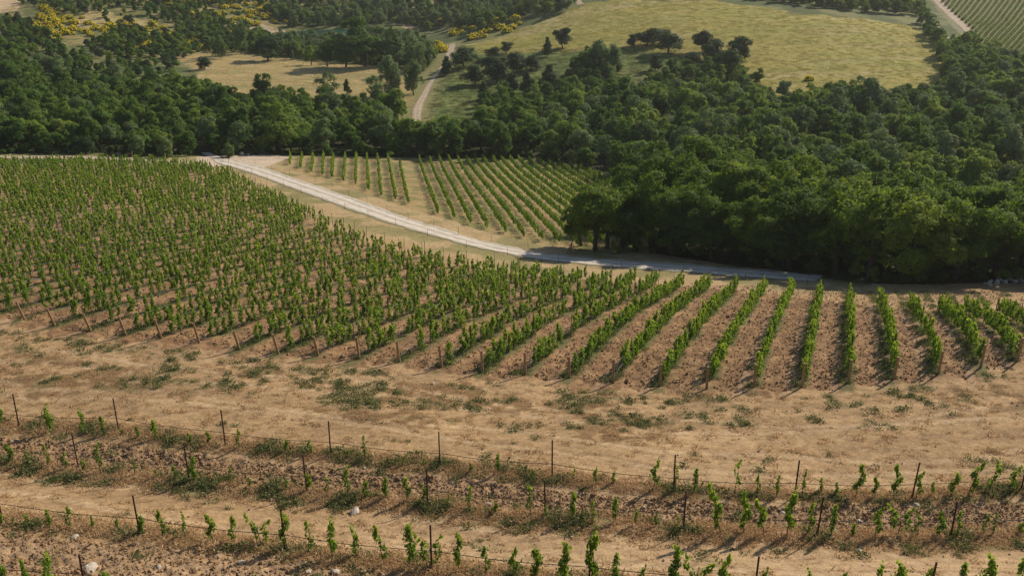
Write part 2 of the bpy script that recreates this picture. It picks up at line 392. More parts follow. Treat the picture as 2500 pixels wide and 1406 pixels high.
# colours of the ground, each patch with its own shape
def mixc(c, m, col): return c*(1-m[..., None]) + np.array(col)*m[..., None]
dist = np.hypot(X, Y)
jx = (fbm(X, Y, 9, 4, 61)-.5)*10*sstep(60, 250, dist); jy = (fbm(X, Y, 9, 4, 67)-.5)*14*sstep(60, 250, dist)
XX, YY = X+jx, Y+jy
g1 = fbm(X, Y, 2.2, 4, 71); g2 = fbm(X, Y, .7, 4, 73); g3 = fbm(X, Y, 14, 4, 79); g4 = fbm(X, Y, 5, 5, 83)
col = np.zeros(X.shape+(3,)) + np.array([.350,.238,.126])
col = mixc(col, sstep(.35, .7, g3)*.55, (.40,.29,.175))
col = mixc(col, sstep(.50, .70, g2)*.18, (.27,.185,.10))
d1 = dline(w_row[0], X, Y); al = X
stk = fbm(d1*1.6 + (g4-.5)*3, al*.13, 1.0, 4, 111)
col = mixc(col, sstep(.5, .68, stk)*(dist < 60)*.5, (.30,.205,.115)); col = mixc(col, sstep(.5, .36, stk)*(dist < 60)*.25, (.45,.325,.19))
for o1 in (2.9, 4.6, 7.4, 9.2):
    dw = np.abs(d1 - o1 - (fbm(X, Y*0, 9, 2, int(o1*10))-.5)*3.5)
    col = mixc(col, sstep(.32, .12, dw)*(dist < 60)*.45, (.48,.365,.23)); col = mixc(col, sstep(.12, .03, np.abs(dw-.34))*(dist < 60)*.35, (.26,.18,.10))
beyond = sstep(150, 185, dist)
col = mixc(col, beyond, (.085,.105,.035))
col = mixc(col, beyond*sstep(.45, .62, g3), (.17,.17,.065))
# headland weeds and brown dead patches
wm = inside(weedy, X+(g1-.5)*6, Y+(g4-.5)*8)
cut = np.where(wm, .585, .72)
gw1 = fbm(X, Y, 1.1, 4, 171)*.6+fbm(X, Y, .42, 3, 173)*.4
gm = sstep(0, .06, gw1+(g1-.5)*.35-cut+.02)*(dist < 62)*(~D['mid'])
bm = sstep(.50, .60, g4)*wm*sstep(.42, .55, g2)
col = mixc(col, bm*.8, (.17,.105,.048))
col = mixc(col, gm*.55, (.17,.15,.07))
# row strips of the young vines
for w, a_, b_ in ((w_row[0], .5, 1.0), (w_row[1], 1.0, 1.0), (w_row[2], .7, .9), (w_row[3], .6, .8)):
    d = dline(w, X+(g2-.5)*.8, Y+(g2-.5)*1.2)
    m = sstep(a_+.3, a_-.3, d)
    col = mixc(col, m*.6, (.32,.20,.11))
    col = mixc(col, m*sstep(.50, .60, g1*.5+g2*.5)*.75, (.13,.135,.055))
cl = D['clod']
col = mixc(col, (D['t12']*1.)*.85, (.325,.222,.130)); col = mixc(col, (D['t3']*1.)*.8, (.34,.24,.148))
# big vineyard soil
m = D['mid']*1.0
col = mixc(col, m*.95, (.245,.153,.082))
col = mixc(col, m*sstep(.52, .64, g2)*.5, (.35,.23,.12)); col = mixc(col, m*sstep(.48, .38, g2)*.4, (.15,.085,.045))
col = mixc(col, m*(np.abs(D['side']-.72) < .09)*.6, (.40,.28,.175))
col = mixc(col, m*sstep(.55, .15, D['dr'])*sstep(.40, .55, g1)*.8, (.09,.105,.04))
col = mixc(col, m*sstep(90, 150, dist)*.55, (.33,.25,.13))
# second vineyard and the verge
f2 = inside(f2_poly, X, Y)*1.
col = mixc(col, f2, (.32,.24,.115)); col = mixc(col, f2*sstep(.42, .6, g1), (.20,.19,.075))
ver = sstep(14, 5, D['road'])*(1-f2)*(~D['mid'])
col = mixc(col, ver*.9, (.37,.285,.155)); col = mixc(col, ver*sstep(.48, .60, g4)*.75, (.19,.185,.075))
apr = inside(gpoly([(480,372),(600,368),(720,380),(640,410),(560,402),(480,412)]), X, Y)*1.
col = mixc(col, apr, (.46,.37,.27))
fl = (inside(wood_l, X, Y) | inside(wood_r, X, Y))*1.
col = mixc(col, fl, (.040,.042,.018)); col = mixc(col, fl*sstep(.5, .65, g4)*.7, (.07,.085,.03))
m = inside(green_slope, XX, YY)*1.
col = mixc(col, m, (.115,.155,.040)); col = mixc(col, m*sstep(.45, .65, g3), (.17,.19,.055))
m = inside(meadow_hill, XX, YY)*1.
band = fbm(X*.35+Y*.25, Y*1.7-X*.5, 14, 5, 91); band2 = fbm(X*.5, Y*1.5, 6, 4, 95)
mc = mixc(np.zeros(X.shape+(3,))+np.array([.35,.310,.092]), sstep(.45, .68, band), (.40,.345,.165))
mc = mixc(mc, sstep(.50, .70, band2)*.6, (.24,.25,.07))
mc = mixc(mc, sstep(.55, .7, g3)*.5, (.29,.30,.075))
col = col*(1-m[..., None]) + mc*m[..., None]
m = inside(gully, XX, YY)*1.
col = mixc(col, m, (.12,.14,.05)); col = mixc(col, m*sstep(.45, .6, g4), (.27,.22,.10))
m = (inside(straw_mead, XX, YY))*1.
col = mixc(col, m, (.44,.335,.165)); col = mixc(col, m*sstep(.48, .62, band2), (.25,.235,.095))
for P_, c_ in ((dry_top, (.50,.37,.22)), (dry_knoll, (.38,.30,.14)), (bare, (.42,.33,.24)), (bare2, (.33,.25,.15)), (tan1, (.44,.34,.26)), (vine_tr, (.17,.165,.085)), (road_tr, (.20,.19,.10))):
    col = mixc(col, inside(P_, X+(jx*.2), Y+(jy*.2))*1., c_)
dd = dline(w_dt, X, Y); col = mixc(col, sstep(6, 3, dd)*(dist > 150), (.20,.19,.075))
dry = (dist < 175)*1.; col = col*(1-dry[..., None]*(1-np.array([.94,.905,.86])))
col = col*np.where(inside(meadow_hill, XX, YY)[..., None], np.array([.90,.86,.72]), 1.)
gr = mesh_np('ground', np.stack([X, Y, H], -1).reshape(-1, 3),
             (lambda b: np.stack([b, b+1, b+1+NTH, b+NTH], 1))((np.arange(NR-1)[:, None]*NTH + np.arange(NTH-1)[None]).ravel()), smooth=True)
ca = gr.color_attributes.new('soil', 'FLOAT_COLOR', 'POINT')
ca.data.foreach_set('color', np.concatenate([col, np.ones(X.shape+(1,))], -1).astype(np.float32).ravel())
ra = gr.attributes.new('clod', 'FLOAT', 'POINT'); ra.data.foreach_set('value', cl.astype(np.float32).ravel())
m, t, o = new_mat('soil_and_grass')
at = N(t, 'ShaderNodeAttribute', attribute_name='soil'); ac = N(t, 'ShaderNodeAttribute', attribute_name='clod')
ge = N(t, 'ShaderNodeNewGeometry')
def noise(sc, det=6, rough=.6, vec=None):
    n = N(t, 'ShaderNodeTexNoise'); n.inputs['Scale'].default_value = sc; n.inputs['Detail'].default_value = det; n.inputs['Roughness'].default_value = rough
    t.links.new(vec or ge.outputs['Position'], n.inputs['Vector']); return n.outputs[0]
nA = noise(2.6, 8, .7); nB = noise(.35, 6); nC = noise(11, 5, .65)
def rng_(fac, a, b, c, d):
    q = N(t, 'ShaderNodeMapRange'); t.links.new(fac, q.inputs[0])
    for k_, v_ in zip(range(1, 5), (a, b, c, d)): q.inputs[k_].default_value = v_
    return q.outputs[0]
f1 = rng_(nA, .3, .7, .62, 1.34); f2_ = rng_(nB, .35, .65, .88, 1.12); f3 = rng_(nC, .3, .7, .74, 1.24)
mu = N(t, 'ShaderNodeMath', operation='MULTIPLY'); t.links.new(f1, mu.inputs[0]); t.links.new(f2_, mu.inputs[1])
mu2 = N(t, 'ShaderNodeMath', operation='MULTIPLY'); t.links.new(mu.outputs[0], mu2.inputs[0]); t.links.new(f3, mu2.inputs[1])
vm = N(t, 'ShaderNodeVectorMath', operation='SCALE'); t.links.new(at.outputs['Color'], vm.inputs[0]); t.links.new(mu2.outputs[0], vm.inputs['Scale'])
p = N(t, 'ShaderNodeBsdfPrincipled'); p.inputs['Roughness'].default_value = .95; p.inputs['Specular IOR Level'].default_value = .1
t.links.new(vm.outputs[0], p.inputs['Base Color'])
b1 = N(t, 'ShaderNodeBump'); b1.inputs['Distance'].default_value = .12; t.links.new(nA, b1.inputs['Height'])
t.links.new(rng_(ac.outputs['Fac'], 0, 1, .35, .9), b1.inputs['Strength'])
b2 = N(t, 'ShaderNodeBump'); b2.inputs['Distance'].default_value = .035; t.links.new(nC, b2.inputs['Height']); t.links.new(b1.outputs[0], b2.inputs['Normal'])
t.links.new(rng_(ac.outputs['Fac'], 0, 1, .5, 1.), b2.inputs['Strength'])
t.links.new(b2.outputs[0], p.inputs['Normal']); t.links.new(p.outputs[0], o.inputs[0])
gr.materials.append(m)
go = tag(link('ground', gr), 'hillside of bare tilled soil, dry grass and meadow', None, kind='structure')

def strip(name, T_, B_, mat, lift, label, nsub=5, wid=8):
    a = ground(*np.array(T_, float).T)[:, :2]; b = ground(*np.array(B_, float).T)[:, :2]
    def dens(q):
        u = np.arange(len(q)); uu = np.linspace(0, len(q)-1, (len(q)-1)*nsub*3+1)
        # smooth curve through the points
        out = []
        for c_ in (0, 1):
            y_ = np.interp(uu, u, q[:, c_]); k_ = np.ones(nsub*2+1)/(nsub*2+1)
            yp = np.pad(y_, nsub, mode='reflect', reflect_type='odd'); out.append(np.convolve(yp, k_, 'valid'))
        return np.stack(out, 1)
    a, b = dens(a), dens(b); L = len(a); f = np.linspace(0, 1, wid+1)
    g = a[:, None]*(1-f[None, :, None]) + b[:, None]*f[None, :, None]
    ed = (fbm(g[..., 0], g[..., 1], 1.1, 4, 7)-.5)*1.5
    nrm = (b-a)/np.linalg.norm(b-a, axis=1, keepdims=True)
    g = g + nrm[:, None]*(ed*np.where(np.abs(f-.5) > .49, 1, 0))[..., None]
    z = terr(g[..., 0], g[..., 1]) + lift
    Z = z; V = np.concatenate([g, Z[..., None]], -1)
    idx = (np.arange(L-1)[:, None]*(wid+1)+np.arange(wid)[None]).ravel()
    Q = np.stack([idx, idx+wid+1, idx+wid+2, idx+1], 1)
    vv = np.broadcast_to(f, (L, wid+1)).ravel()
    me = mesh_np(name, V.reshape(-1, 3), Q, None, mat, vv, True)
    return tag(link(name, me), label, None, kind='structure')
def road_mat(name, c0, c1, rut, strength):
    m, t, o = new_mat(name)
    at = N(t, 'ShaderNodeAttribute', attribute_name='v'); ge = N(t, 'ShaderNodeNewGeometry')
    n1 = N(t, 'ShaderNodeTexNoise'); n1.inputs['Scale'].default_value = .9; n1.inputs['Detail'].default_value = 8; t.links.new(ge.outputs['Position'], n1.inputs['Vector'])
    n2 = N(t, 'ShaderNodeTexNoise'); n2.inputs['Scale'].default_value = 7; n2.inputs['Detail'].default_value = 5; t.links.new(ge.outputs['Position'], n2.inputs['Vector'])
    base = ramp(t, [(.3, c0), (.7, c1)], n1.outputs[0])
    ad = N(t, 'ShaderNodeMath', operation='MULTIPLY_ADD'); ad.inputs[1].default_value = .22; t.links.new(n1.outputs[0], ad.inputs[0]); t.links.new(at.outputs['Fac'], ad.inputs[2])
    rr_ = ramp(t, [(.16, (0,0,0)), (.2, (1,1,1)), (.32, (0,0,0)), (.52, (0,0,0)), (.60, (.9,.9,.9)), (.68, (0,0,0)), (.95, (0,0,0)), (1., (1,1,1))], ad.outputs[0])
    mx = N(t, 'ShaderNodeMix', data_type='RGBA'); mm = N(t, 'ShaderNodeMath', operation='MULTIPLY'); mm.inputs[1].default_value = strength
    bw = N(t, 'ShaderNodeRGBToBW'); t.links.new(rr_, bw.inputs[0]); t.links.new(bw.outputs[0], mm.inputs[0])
    t.links.new(mm.outputs[0], mx.inputs[0]); t.links.new(base, mx.inputs[6]); mx.inputs[7].default_value = (*rut, 1)
    p = N(t, 'ShaderNodeBsdfPrincipled'); p.inputs['Roughness'].default_value = .95; p.inputs['Specular IOR Level'].default_value = .1
    t.links.new(mx.outputs[2], p.inputs['Base Color'])
    b = N(t, 'ShaderNodeBump'); b.inputs['Strength'].default_value = .5; b.inputs['Distance'].default_value = .05; t.links.new(n2.outputs[0], b.inputs['Height'])
    t.links.new(b.outputs[0], p.inputs['Normal']); t.links.new(p.outputs[0], o.inputs[0]); return m
gravel = road_mat('gravel', (.43,.38,.315), (.58,.52,.44), (.20,.19,.11), .85)
dirt = road_mat('dirt', (.34,.26,.185), (.50,.40,.30), (.20,.18,.10), .6)
strip('gravel_road', [(x_, y_-2) for x_, y_ in RT], [(x_, y_+2) for x_, y_ in RB], gravel, .05, 'pale gravel road crossing the valley in a long curve')
strip('side_road', LT, LB, dirt, .05, 'pale dirt road running along the foot of the left wood')
strip('dirt_track', DT, DB, dirt, .08, 'narrow dirt track climbing between the grassy slope and the wood')
strip('dirt_lane', [(488,374),(500,379),(520,386),(545,394)], [(512,372),(520,377),(540,384),(575,392)], gravel, .06, 'short pale lane leading off the road into the trees')
strip('field_track', [(2268,-6),(2300,25),(2350,75),(2410,130)], [(2290,-6),(2322,25),(2372,75),(2436,130)], dirt, .1, 'straight dirt track beside the distant vineyard')
strip('hill_track', [(1398,-4),(1404,4),(1408,12)], [(1412,-4),(1420,4),(1428,12)], dirt, .1, 'bit of dirt track at the top of the hill meadow')

# pond
m, t, o = new_mat('pond_water')
p = N(t, 'ShaderNodeBsdfPrincipled'); p.inputs['Base Color'].default_value = (.018,.055,.035,1); p.inputs['Roughness'].default_value = .25; p.inputs['IOR'].default_value = 1.2
nz = N(t, 'ShaderNodeTexNoise'); nz.inputs['Scale'].default_value = .8; nz.inputs['Detail'].default_value = 4
b = N(t, 'ShaderNodeBump'); b.inputs['Strength'].default_value = .12; b.inputs['Distance'].default_value = .1
t.links.new(nz.outputs[0], b.inputs['Height']); t.links.new(b.outputs[0], p.inputs['Normal']); t.links.new(p.outputs[0], o.inputs[0])
pc = pond_c; ring = pond_c + (pond_poly-pond_c)*1.12
V = np.vstack([[(*pc, POND_Z)], np.hstack([ring, np.full((len(ring), 1), POND_Z)])])
k = len(ring); T_ = np.array([(0, 1+i, 1+(i+1) % k) for i in range(k)])
tag(link('pond_water', mesh_np('pond_water', V, None, T_, m)), 'still dark green pond water among poplars', None, kind='structure')

# ------------------------------------------------------------------ geometry-nodes scatter for uncountable things
def proto_collection(name, meshes):
    c = bpy.data.collections.new(name)
    for i, me in enumerate(meshes):
        ob = bpy.data.objects.new('%s_%02d' % (name, i), me); c.objects.link(ob)
    return c
def scatter(name, P, rot, scl, idx, coll, label):
    P = np.asarray(P, np.float32); me = bpy.data.meshes.new(name)
    me.vertices.add(len(P)); me.vertices.foreach_set('co', P.ravel())
    a = me.attributes.new('rot', 'FLOAT_VECTOR', 'POINT'); a.data.foreach_set('vector', np.asarray(rot, np.float32).ravel())
    a = me.attributes.new('scl', 'FLOAT_VECTOR', 'POINT'); a.data.foreach_set('vector', np.asarray(scl, np.float32).ravel())
    a = me.attributes.new('idx', 'INT', 'POINT'); a.data.foreach_set('value', np.asarray(idx, np.int32))
    ng = bpy.data.node_groups.new(name+'_nodes', 'GeometryNodeTree')
    ng.interface.new_socket('Geometry', in_out='INPUT', socket_type='NodeSocketGeometry')
    ng.interface.new_socket('Geometry', in_out='OUTPUT', socket_type='NodeSocketGeometry')
    gi = ng.nodes.new('NodeGroupInput'); gq = ng.nodes.new('NodeGroupOutput')
    ci = ng.nodes.new('GeometryNodeCollectionInfo'); ci.inputs['Collection'].default_value = coll
    ci.inputs['Separate Children'].default_value = True; ci.inputs['Reset Children'].default_value = True
    ip = ng.nodes.new('GeometryNodeInstanceOnPoints'); ip.inputs['Pick Instance'].default_value = True
    def attr(nm, ty):
        q = ng.nodes.new('GeometryNodeInputNamedAttribute'); q.data_type = ty; q.inputs['Name'].default_value = nm
        return [s_ for s_ in q.outputs if s_.enabled and s_.name == 'Attribute'][0]
    L = ng.links
    L.new(gi.outputs[0], ip.inputs['Points']); L.new(ci.outputs[0], ip.inputs['Instance'])
    L.new(attr('idx', 'INT'), ip.inputs['Instance Index'])
    e2r = ng.nodes.new('FunctionNodeEulerToRotation'); L.new(attr('rot', 'FLOAT_VECTOR'), e2r.inputs[0]); L.new(e2r.outputs[0], ip.inputs['Rotation'])
    L.new(attr('scl', 'FLOAT_VECTOR'), ip.inputs['Scale']); L.new(ip.outputs[0], gq.inputs[0])
    ob = link(name, me); md = ob.modifiers.new('scatter', 'NODES'); md.node_group = ng
    return tag(ob, label, None, kind='stuff')

# ------------------------------------------------------------------ trees
def lobes_crown(seed, Rx, H, base, nl, lr, nleaf, size, shape='oak'):
    r = np.random.default_rng(seed)
    Hc = H-base; cz = base + Hc*.47
    # lobe centres
    L = []
    while len(L) < nl:
        d = r.normal(size=3); d /= np.linalg.norm(d); k = r.uniform(.35, .78) if len(L) > 4 else r.uniform(0, .35)
        z = d[2]*k
        w = 1.0
        if shape == 'poplar': w = 1 - .25*max(z, 0)/.8
        if shape == 'cone': w = 1 - .85*(z+.78)/1.56
        L.append((d[0]*k*Rx*w, d[1]*k*Rx*w, cz + z*Hc*.56))
    L = np.array(L); rad = lr*Rx*r.uniform(.75, 1.3, nl)
    if shape == 'cone': rad *= np.clip(1.25 - (L[:, 2]-base)/Hc, .35, 1.1)
    if shape in ('oak', 'big'):        # ragged top and sides
        rad *= r.uniform(.75, 1.15, nl)
    i = r.choice(nl, nleaf, p=(rad**2)/(rad**2).sum())
    d = r.normal(size=(nleaf, 3)); d /= np.linalg.norm(d, axis=1, keepdims=True)
    if shape in ('oak', 'big'): d[:, 2] = np.where((d[:, 2] < -.3) & (r.random(nleaf) < .7), -d[:, 2], d[:, 2])
    K_ = 20; sub = r.normal(size=(nl, K_, 3)); sub /= np.linalg.norm(sub, axis=2, keepdims=True)   # leafy twig ends of every limb
    if shape in ('oak', 'big'): sub[..., 2] = np.where(sub[..., 2] < -.25, -sub[..., 2], sub[..., 2])
    sr = r.uniform(.72, 1.22, (nl, K_)); j_ = r.integers(0, K_, nleaf)
    tw = r.random(nleaf) < .82
    dd_ = sub[i, j_] + r.normal(size=(nleaf, 3))*.20; dd_ /= np.linalg.norm(dd_, axis=1, keepdims=True)
    d = np.where(tw[:, None], dd_, d)
    off = np.linalg.norm(dd_-sub[i, j_], axis=1)
    rr_ = rad[i]*np.where(tw, sr[i, j_]*(1.04-.55*off), .82)*(1 - .22*r.random(nleaf)**2)
    ax = np.array([1, 1, .82 if shape != 'poplar' else 1.35])
    c = L[i] + d*rr_[:, None]*ax
    # sprays that stick out
    k = nleaf//9; j = r.choice(nleaf, k); c[j] += d[j]*r.uniform(.05, .22, (k, 1))*Rx*.5
    low = c[:, 2] < base*.6+.1; c[low, 2] = base*.6+.1 + r.random(low.sum())*.9
    n = d*1.2 + r.normal(size=(nleaf, 3))*.45 + np.array([0, 0, .25])
    V, Q = cards(c, n, size, r)
    v = np.clip(r.normal(.45, .18, nleaf) + .18*(r.random(nl)[i]-.5), 0, 1)
    return V, Q, np.repeat(v, 4), L
def trunk_mesh(seed, H, base, rad, L, nb=7, name='trunk'):
    r = np.random.default_rng(seed); a = Acc()
    top = H*.62; k = 6; z = np.linspace(-.4, top, k)
    lean = r.normal(size=2)*.25
    path = np.stack([lean[0]*z/top + np.sin(z*1.1+seed)*.08, lean[1]*z/top+np.cos(z*.9+seed)*.08, z], 1)
    a.add(*tube(path, rad*np.linspace(1.25, .35, k), 7))
    for j in r.choice(len(L), min(nb, len(L)), replace=False):
        z0 = r.uniform(.35, .8)*top; p0 = np.array([np.interp(z0, z, path[:, 0]), np.interp(z0, z, path[:, 1]), z0]); p2 = L[j]
        pm = (p0+p2)/2 + r.normal(size=3)*.15 + np.array([0, 0, -.1])
        a.add(*tube(np.array([p0, pm, p2]), rad*np.array([.5, .32, .1]), 5))
    return a.mesh(name, MT['bark'], True, False)
def tree_kind(name, mat, n, **kw):
    out = []
    for i in range(n):
        r = random.Random(hash((name, i)) if False else sum(map(ord, name))*31+i*7)
        H = kw['H']*r.uniform(.92, 1.08); Rx = kw['R']*r.uniform(.9, 1.12)
        V, Q, v, L = lobes_crown(sum(map(ord, name))+i*13, Rx, H, kw['base']*H, kw['nl'], kw['lr'], kw['nleaf'], kw['size'], kw.get('shape', 'oak'))
        cm = mesh_np('crown', V, Q, None, MT[mat], v)
        tm = trunk_mesh(i+5, H, kw['base']*H, kw['rad'], L, kw.get('nb', 6))
        out.append((cm, tm, H, Rx))
    return out
KIND = dict(
 big=tree_kind('big', 'bigoak', 6, H=10.5, R=4.6, base=.13, nl=30, lr=.29, nleaf=19000, size=.27, rad=.30, shape='big', nb=12),
 oak=tree_kind('oak', 'oak', 8, H=7.4, R=3.0, base=.02, nl=17, lr=.37, nleaf=8000, size=.29, rad=.16),
 oakfar=tree_kind('oakfar', 'oak', 6, H=7.2, R=3.1, base=.02, nl=15, lr=.38, nleaf=3600, size=.42, rad=.16, nb=3),
 pale=tree_kind('pale', 'pale', 5, H=9.0, R=2.7, base=.03, nl=26, lr=.32, nleaf=6000, size=.29, rad=.15, shape='poplar'),
 paleoak=tree_kind('paleoak', 'pale', 4, H=7.6, R=3.1, base=.02, nl=17, lr=.37, nleaf=7000, size=.29, rad=.15),
 ever=tree_kind('ever', 'ever', 5, H=5.6, R=2.2, base=.0, nl=18, lr=.55, nleaf=8000, size=.25, rad=.13, nb=3),
 cone=tree_kind('cone', 'ever', 4, H=6.0, R=1.9, base=.02, nl=24, lr=.48, nleaf=6500, size=.24, rad=.12, shape='cone', nb=3),
)
def spread(poly, gap, seed, jit=.36):
    r = np.random.default_rng(seed)
    x0, y0 = poly.min(0); x1, y1 = poly.max(0)
    xs = np.arange(x0, x1, gap); ys = np.arange(y0, y1, gap*.87)
    gx, gy = np.meshgrid(xs, ys); gx = gx + (np.arange(len(ys)) % 2)[:, None]*gap*.5
    gx = gx + r.uniform(-jit, jit, gx.shape)*gap; gy = gy + r.uniform(-jit, jit, gy.shape)*gap
    P = np.stack([gx.ravel(), gy.ravel()], 1)
    return P[inside(poly, P[:, 0], P[:, 1])]
def sees(P, m=90):
    z = terr(P[:, 0], P[:, 1]) + 4; px, py, f = project(np.column_stack([P, z]))
    return (px > -m-300) & (px < 2800+m) & (py > -m*1.2) & (py < 1406+m)
def put_tree(kind, xy, sc, rz, name, label, cat, group, zs=1.0, var=None):
    K = KIND[kind]; cm, tm, H, Rx = K[(var if var is not None else random.randrange(len(K))) % len(K)]
    z = float(terr(xy[0], xy[1]))
    r = empty(name, (float(xy[0]), float(xy[1]), z-.05), rz, (sc, sc, sc*zs))
    link('trunk', tm, r); link('crown', cm, r)
    return tag(r, label, cat, group)

road_all = [w_rt, w_lt]
def clear_of(P, lines, d):
    k = np.ones(len(P), bool)
    for l in lines: k &= dline(l, P[:, 0], P[:, 1]) > d
    return k
# the tall oaks along the road, placed one by one: (x, base y, scale)
BELT = [(1452,612,.86),(1516,606,.80),(1590,600,.9),(1640,622,.80),(1690,600,1.0),(1735,632,.80),(1790,600,1.05),(1830,643,.85),(1880,615,1.0),(1925,655,.9),(1985,630,1.0),(2040,668,.98),(2100,640,1.0),(2125,682,.95),(2195,655,1.0),(2225,688,.9),(2285,660,1.0),(2330,684,.9),(2385,655,.98),(2430,676,.85),(2490,650,.95),(2545,670,.9),
        (1560,560,.9),(1650,560,1.0),(1745,555,1.0),(1850,568,1.0),(1950,580,1.0),(2060,600,.95),(2170,612,.9),(2280,612,.9),(2400,610,.9),(2510,600,.9),
        (1600,515,1.0),(1700,505,1.05),(1800,520,1.0),
        (1418,600,.62),(1482,606,.72),(1548,606,.8),(2620,668,.95),(2700,676,1.),(2790,668,.9),(2660,610,1.),(2760,612,.95)]
belt_xy = ground([b[0] for b in BELT], [b[1] for b in BELT])[:, :2]
order = np.argsort([b[0] for b in BELT]); front = [i for i in range(len(BELT)) if i < 22]
names_pos = {}
fr = sorted(range(22), key=lambda i: BELT[i][0]); bk = sorted(range(22, 32), key=lambda i: BELT[i][0]); b4 = range(38, 43)
for k, i in enumerate((35, 36, 37)): names_pos[i] = 'smaller dark oak filling the left end of the roadside belt, %s from the left' % ordn(k); b3 = sorted(range(32, 35), key=lambda i: BELT[i][0])
for k, i in enumerate(fr): names_pos[i] = 'tall dark oak at the front of the roadside belt, %s from the left' % ordn(k)
names_pos[fr[0]] = 'dark spreading oak with bare leaning trunk beside the road, left end of the belt'
for k, i in enumerate(bk): names_pos[i] = 'tall oak in the back line of the roadside belt, %s from the left' % ordn(k)
for k, i in enumerate(b4): names_pos[i] = 'tall oak continuing the roadside belt beyond the right picture edge, %s of these' % ordn(k)
for k, i in enumerate(b3): names_pos[i] = 'sunlit tall oak behind the left half of the belt, %s from the left' % ordn(k)
for i, (x_, y_, s_) in enumerate(BELT):
    put_tree('big', belt_xy[i], s_*1.07, random.uniform(0, 6.28), 'oak_tree', names_pos[i], 'oak tree', 'tall oaks in the belt beside the road', random.uniform(.92, 1.05), i)

# hill trees placed one by one: kind, x, base y, height px, width factor
HILL = [('ever',1373,118,46,.85,'round dark tree on a bare stem standing highest on the hill meadow'),
 ('cone',1336,140,46,.6,'slim upright pale tree just below the round one on the meadow'),
 ('ever',1237,131,26,1.0,'small round bush alone at the left of the hill meadow'),
 ('ever',1130,165,42,1.25,'broad dark bush right beside the bend of the dirt track'),
 ('cone',1090,185,46,.9,'dark conical tree standing over the edge of the dirt track'),
 ('ever',1204,145,24,1.1,'low round bush above a broader pair on the green slope'),
 ('ever',1195,173,30,1.3,'broad low bush, left of a touching pair on the green slope'),
 ('ever',1222,170,28,1.1,'small round bush, right of a touching pair on the green slope'),
 ('ever',1160,205,38,1.0,'round dark bush casting a long shadow, lowest left on the slope'),
 ('ever',1214,200,38,.95,'dark round bush below the touching pair on the slope'),
 ('ever',1262,178,40,1.05,'dark bushy tree in the middle of the green slope'),
 ('ever',1296,172,30,1.1,'dark bush with yellow broom growing against its right side'),
 ('cone',1182,243,42,.9,'lone conical tree on the low green slope by the wood'),
 ('cone',1340,215,56,.9,'tall conical tree left of the big leafy cluster'),
 ('pale',1460,185,80,1.1,'big leafy tree topping the cluster in the middle of the hill'),
 ('oak',1430,182,58,1.0,'dark tree leaning against the left of the big leafy one'),
 ('pale',1492,190,74,1.0,'tall leafy tree on the right of the hill cluster'),
 ('cone',1542,112,32,.9,'small ragged tree with a bare foot above the hill cluster'),
 ('ever',1578,112,36,1.1,'round dark bush left of the paired bushes on the meadow edge'),
 ('ever',1612,105,34,1.1,'smaller dark bush behind the widest bush on the meadow edge'),
 ('ever',1633,128,46,1.3,'widest dark bush on the meadow edge'),
 ('ever',1716,124,40,.9,'dark oval tree standing alone on the right meadow edge'),
 ('ever',1736,152,44,1.0,'dark tree leaning behind the oval one near yellow broom'),
 ('ever',1806,148,48,.85,'tall rounded tree farthest right on the meadow edge'),
 ('ever',1780,185,52,1.0,'dark tree in front of the tall rounded one'),
 ('ever',1690,168,34,1.0,'round bush at the foot of the oval tree'),
 ('cone',1600,172,44,.9,'dark conical tree below the paired bushes'),
 ('cone',1252,225,50,.8,'slim conical tree in the scrub below the slope bushes'),
 ('cone',1285,232,52,.85,'second slim conical tree in the scrub below the slope bushes'),
 ('cone',1480,212,44,.8,'narrow dark conifer at the foot of the hill cluster'),
 ('ever',655,150,52,1.0,'grey-green round tree at the back edge of the straw meadow'),
 ('pale',540,146,48,.9,'pale silvery tree at the left end of the straw meadow'),
 ('pale',528,143,44,.8,'pale tree touching the silvery one by the straw meadow'),
 ('pale',590,135,70,.8,'tall slim tree left of the pond'),
 ('ever',500,172,26,1.0,'small dark bush alone in the straw meadow'),
 ('oak',890,165,98,1.25,'largest broad tree between the straw meadow and the pond'),
 ('pale',960,160,80,1.1,'pale tree right of the broadest one by the straw meadow'),
 ('pale',1010,175,85,1.1,'pale leafy tree left of the dirt track'),
 ('pale',1045,160,60,1.0,'light tree close to the track near yellow broom'),
 ('pale',955,238,95,.9,'tall lit tree beside the track at the end of the straw meadow'),
 ('pale',1010,232,80,.9,'leafy tree between the tall lit one and the dirt track'),
 ('oak',800,165,60,1.0,'round tree in the line behind the straw meadow'),
 ('oak',760,160,40,1.0,'low dark tree behind the straw meadow below the pond'),
 ('oak',845,168,70,1.1,'tree left of the broadest one behind the straw meadow'),
 ('cone',848,232,34,.7,'young thin conifer at the near edge of the straw meadow'),
 ('oak',2030,0,1,1,None)]
for kind, x_, y_, hp, wf, lab in HILL:
    if lab is None: continue
    q = on(x_, y_)[0]; _, _, f = project(q)
    K = KIND[kind]; var = random.randrange(len(K)); Hm = hp*float(f)/F/.96; sc = 1.18*Hm/K[var][2]
    nm = {'ever': 'round_tree', 'cone': 'conifer', 'pale': 'leafy_tree', 'oak': 'leafy_tree'}[kind]
    r_ = put_tree(kind, q[:2], sc, random.uniform(0, 6.28), nm, lab, {'ever': 'tree', 'cone': 'conifer', 'pale': 'tree', 'oak': 'tree'}[kind], 'trees standing on the open hillside', 1, var)
    r_.scale = (sc*wf*(1.4 if kind in ('ever','cone') else 1.1), sc*wf*(1.4 if kind in ('ever','cone') else 1.1), sc)

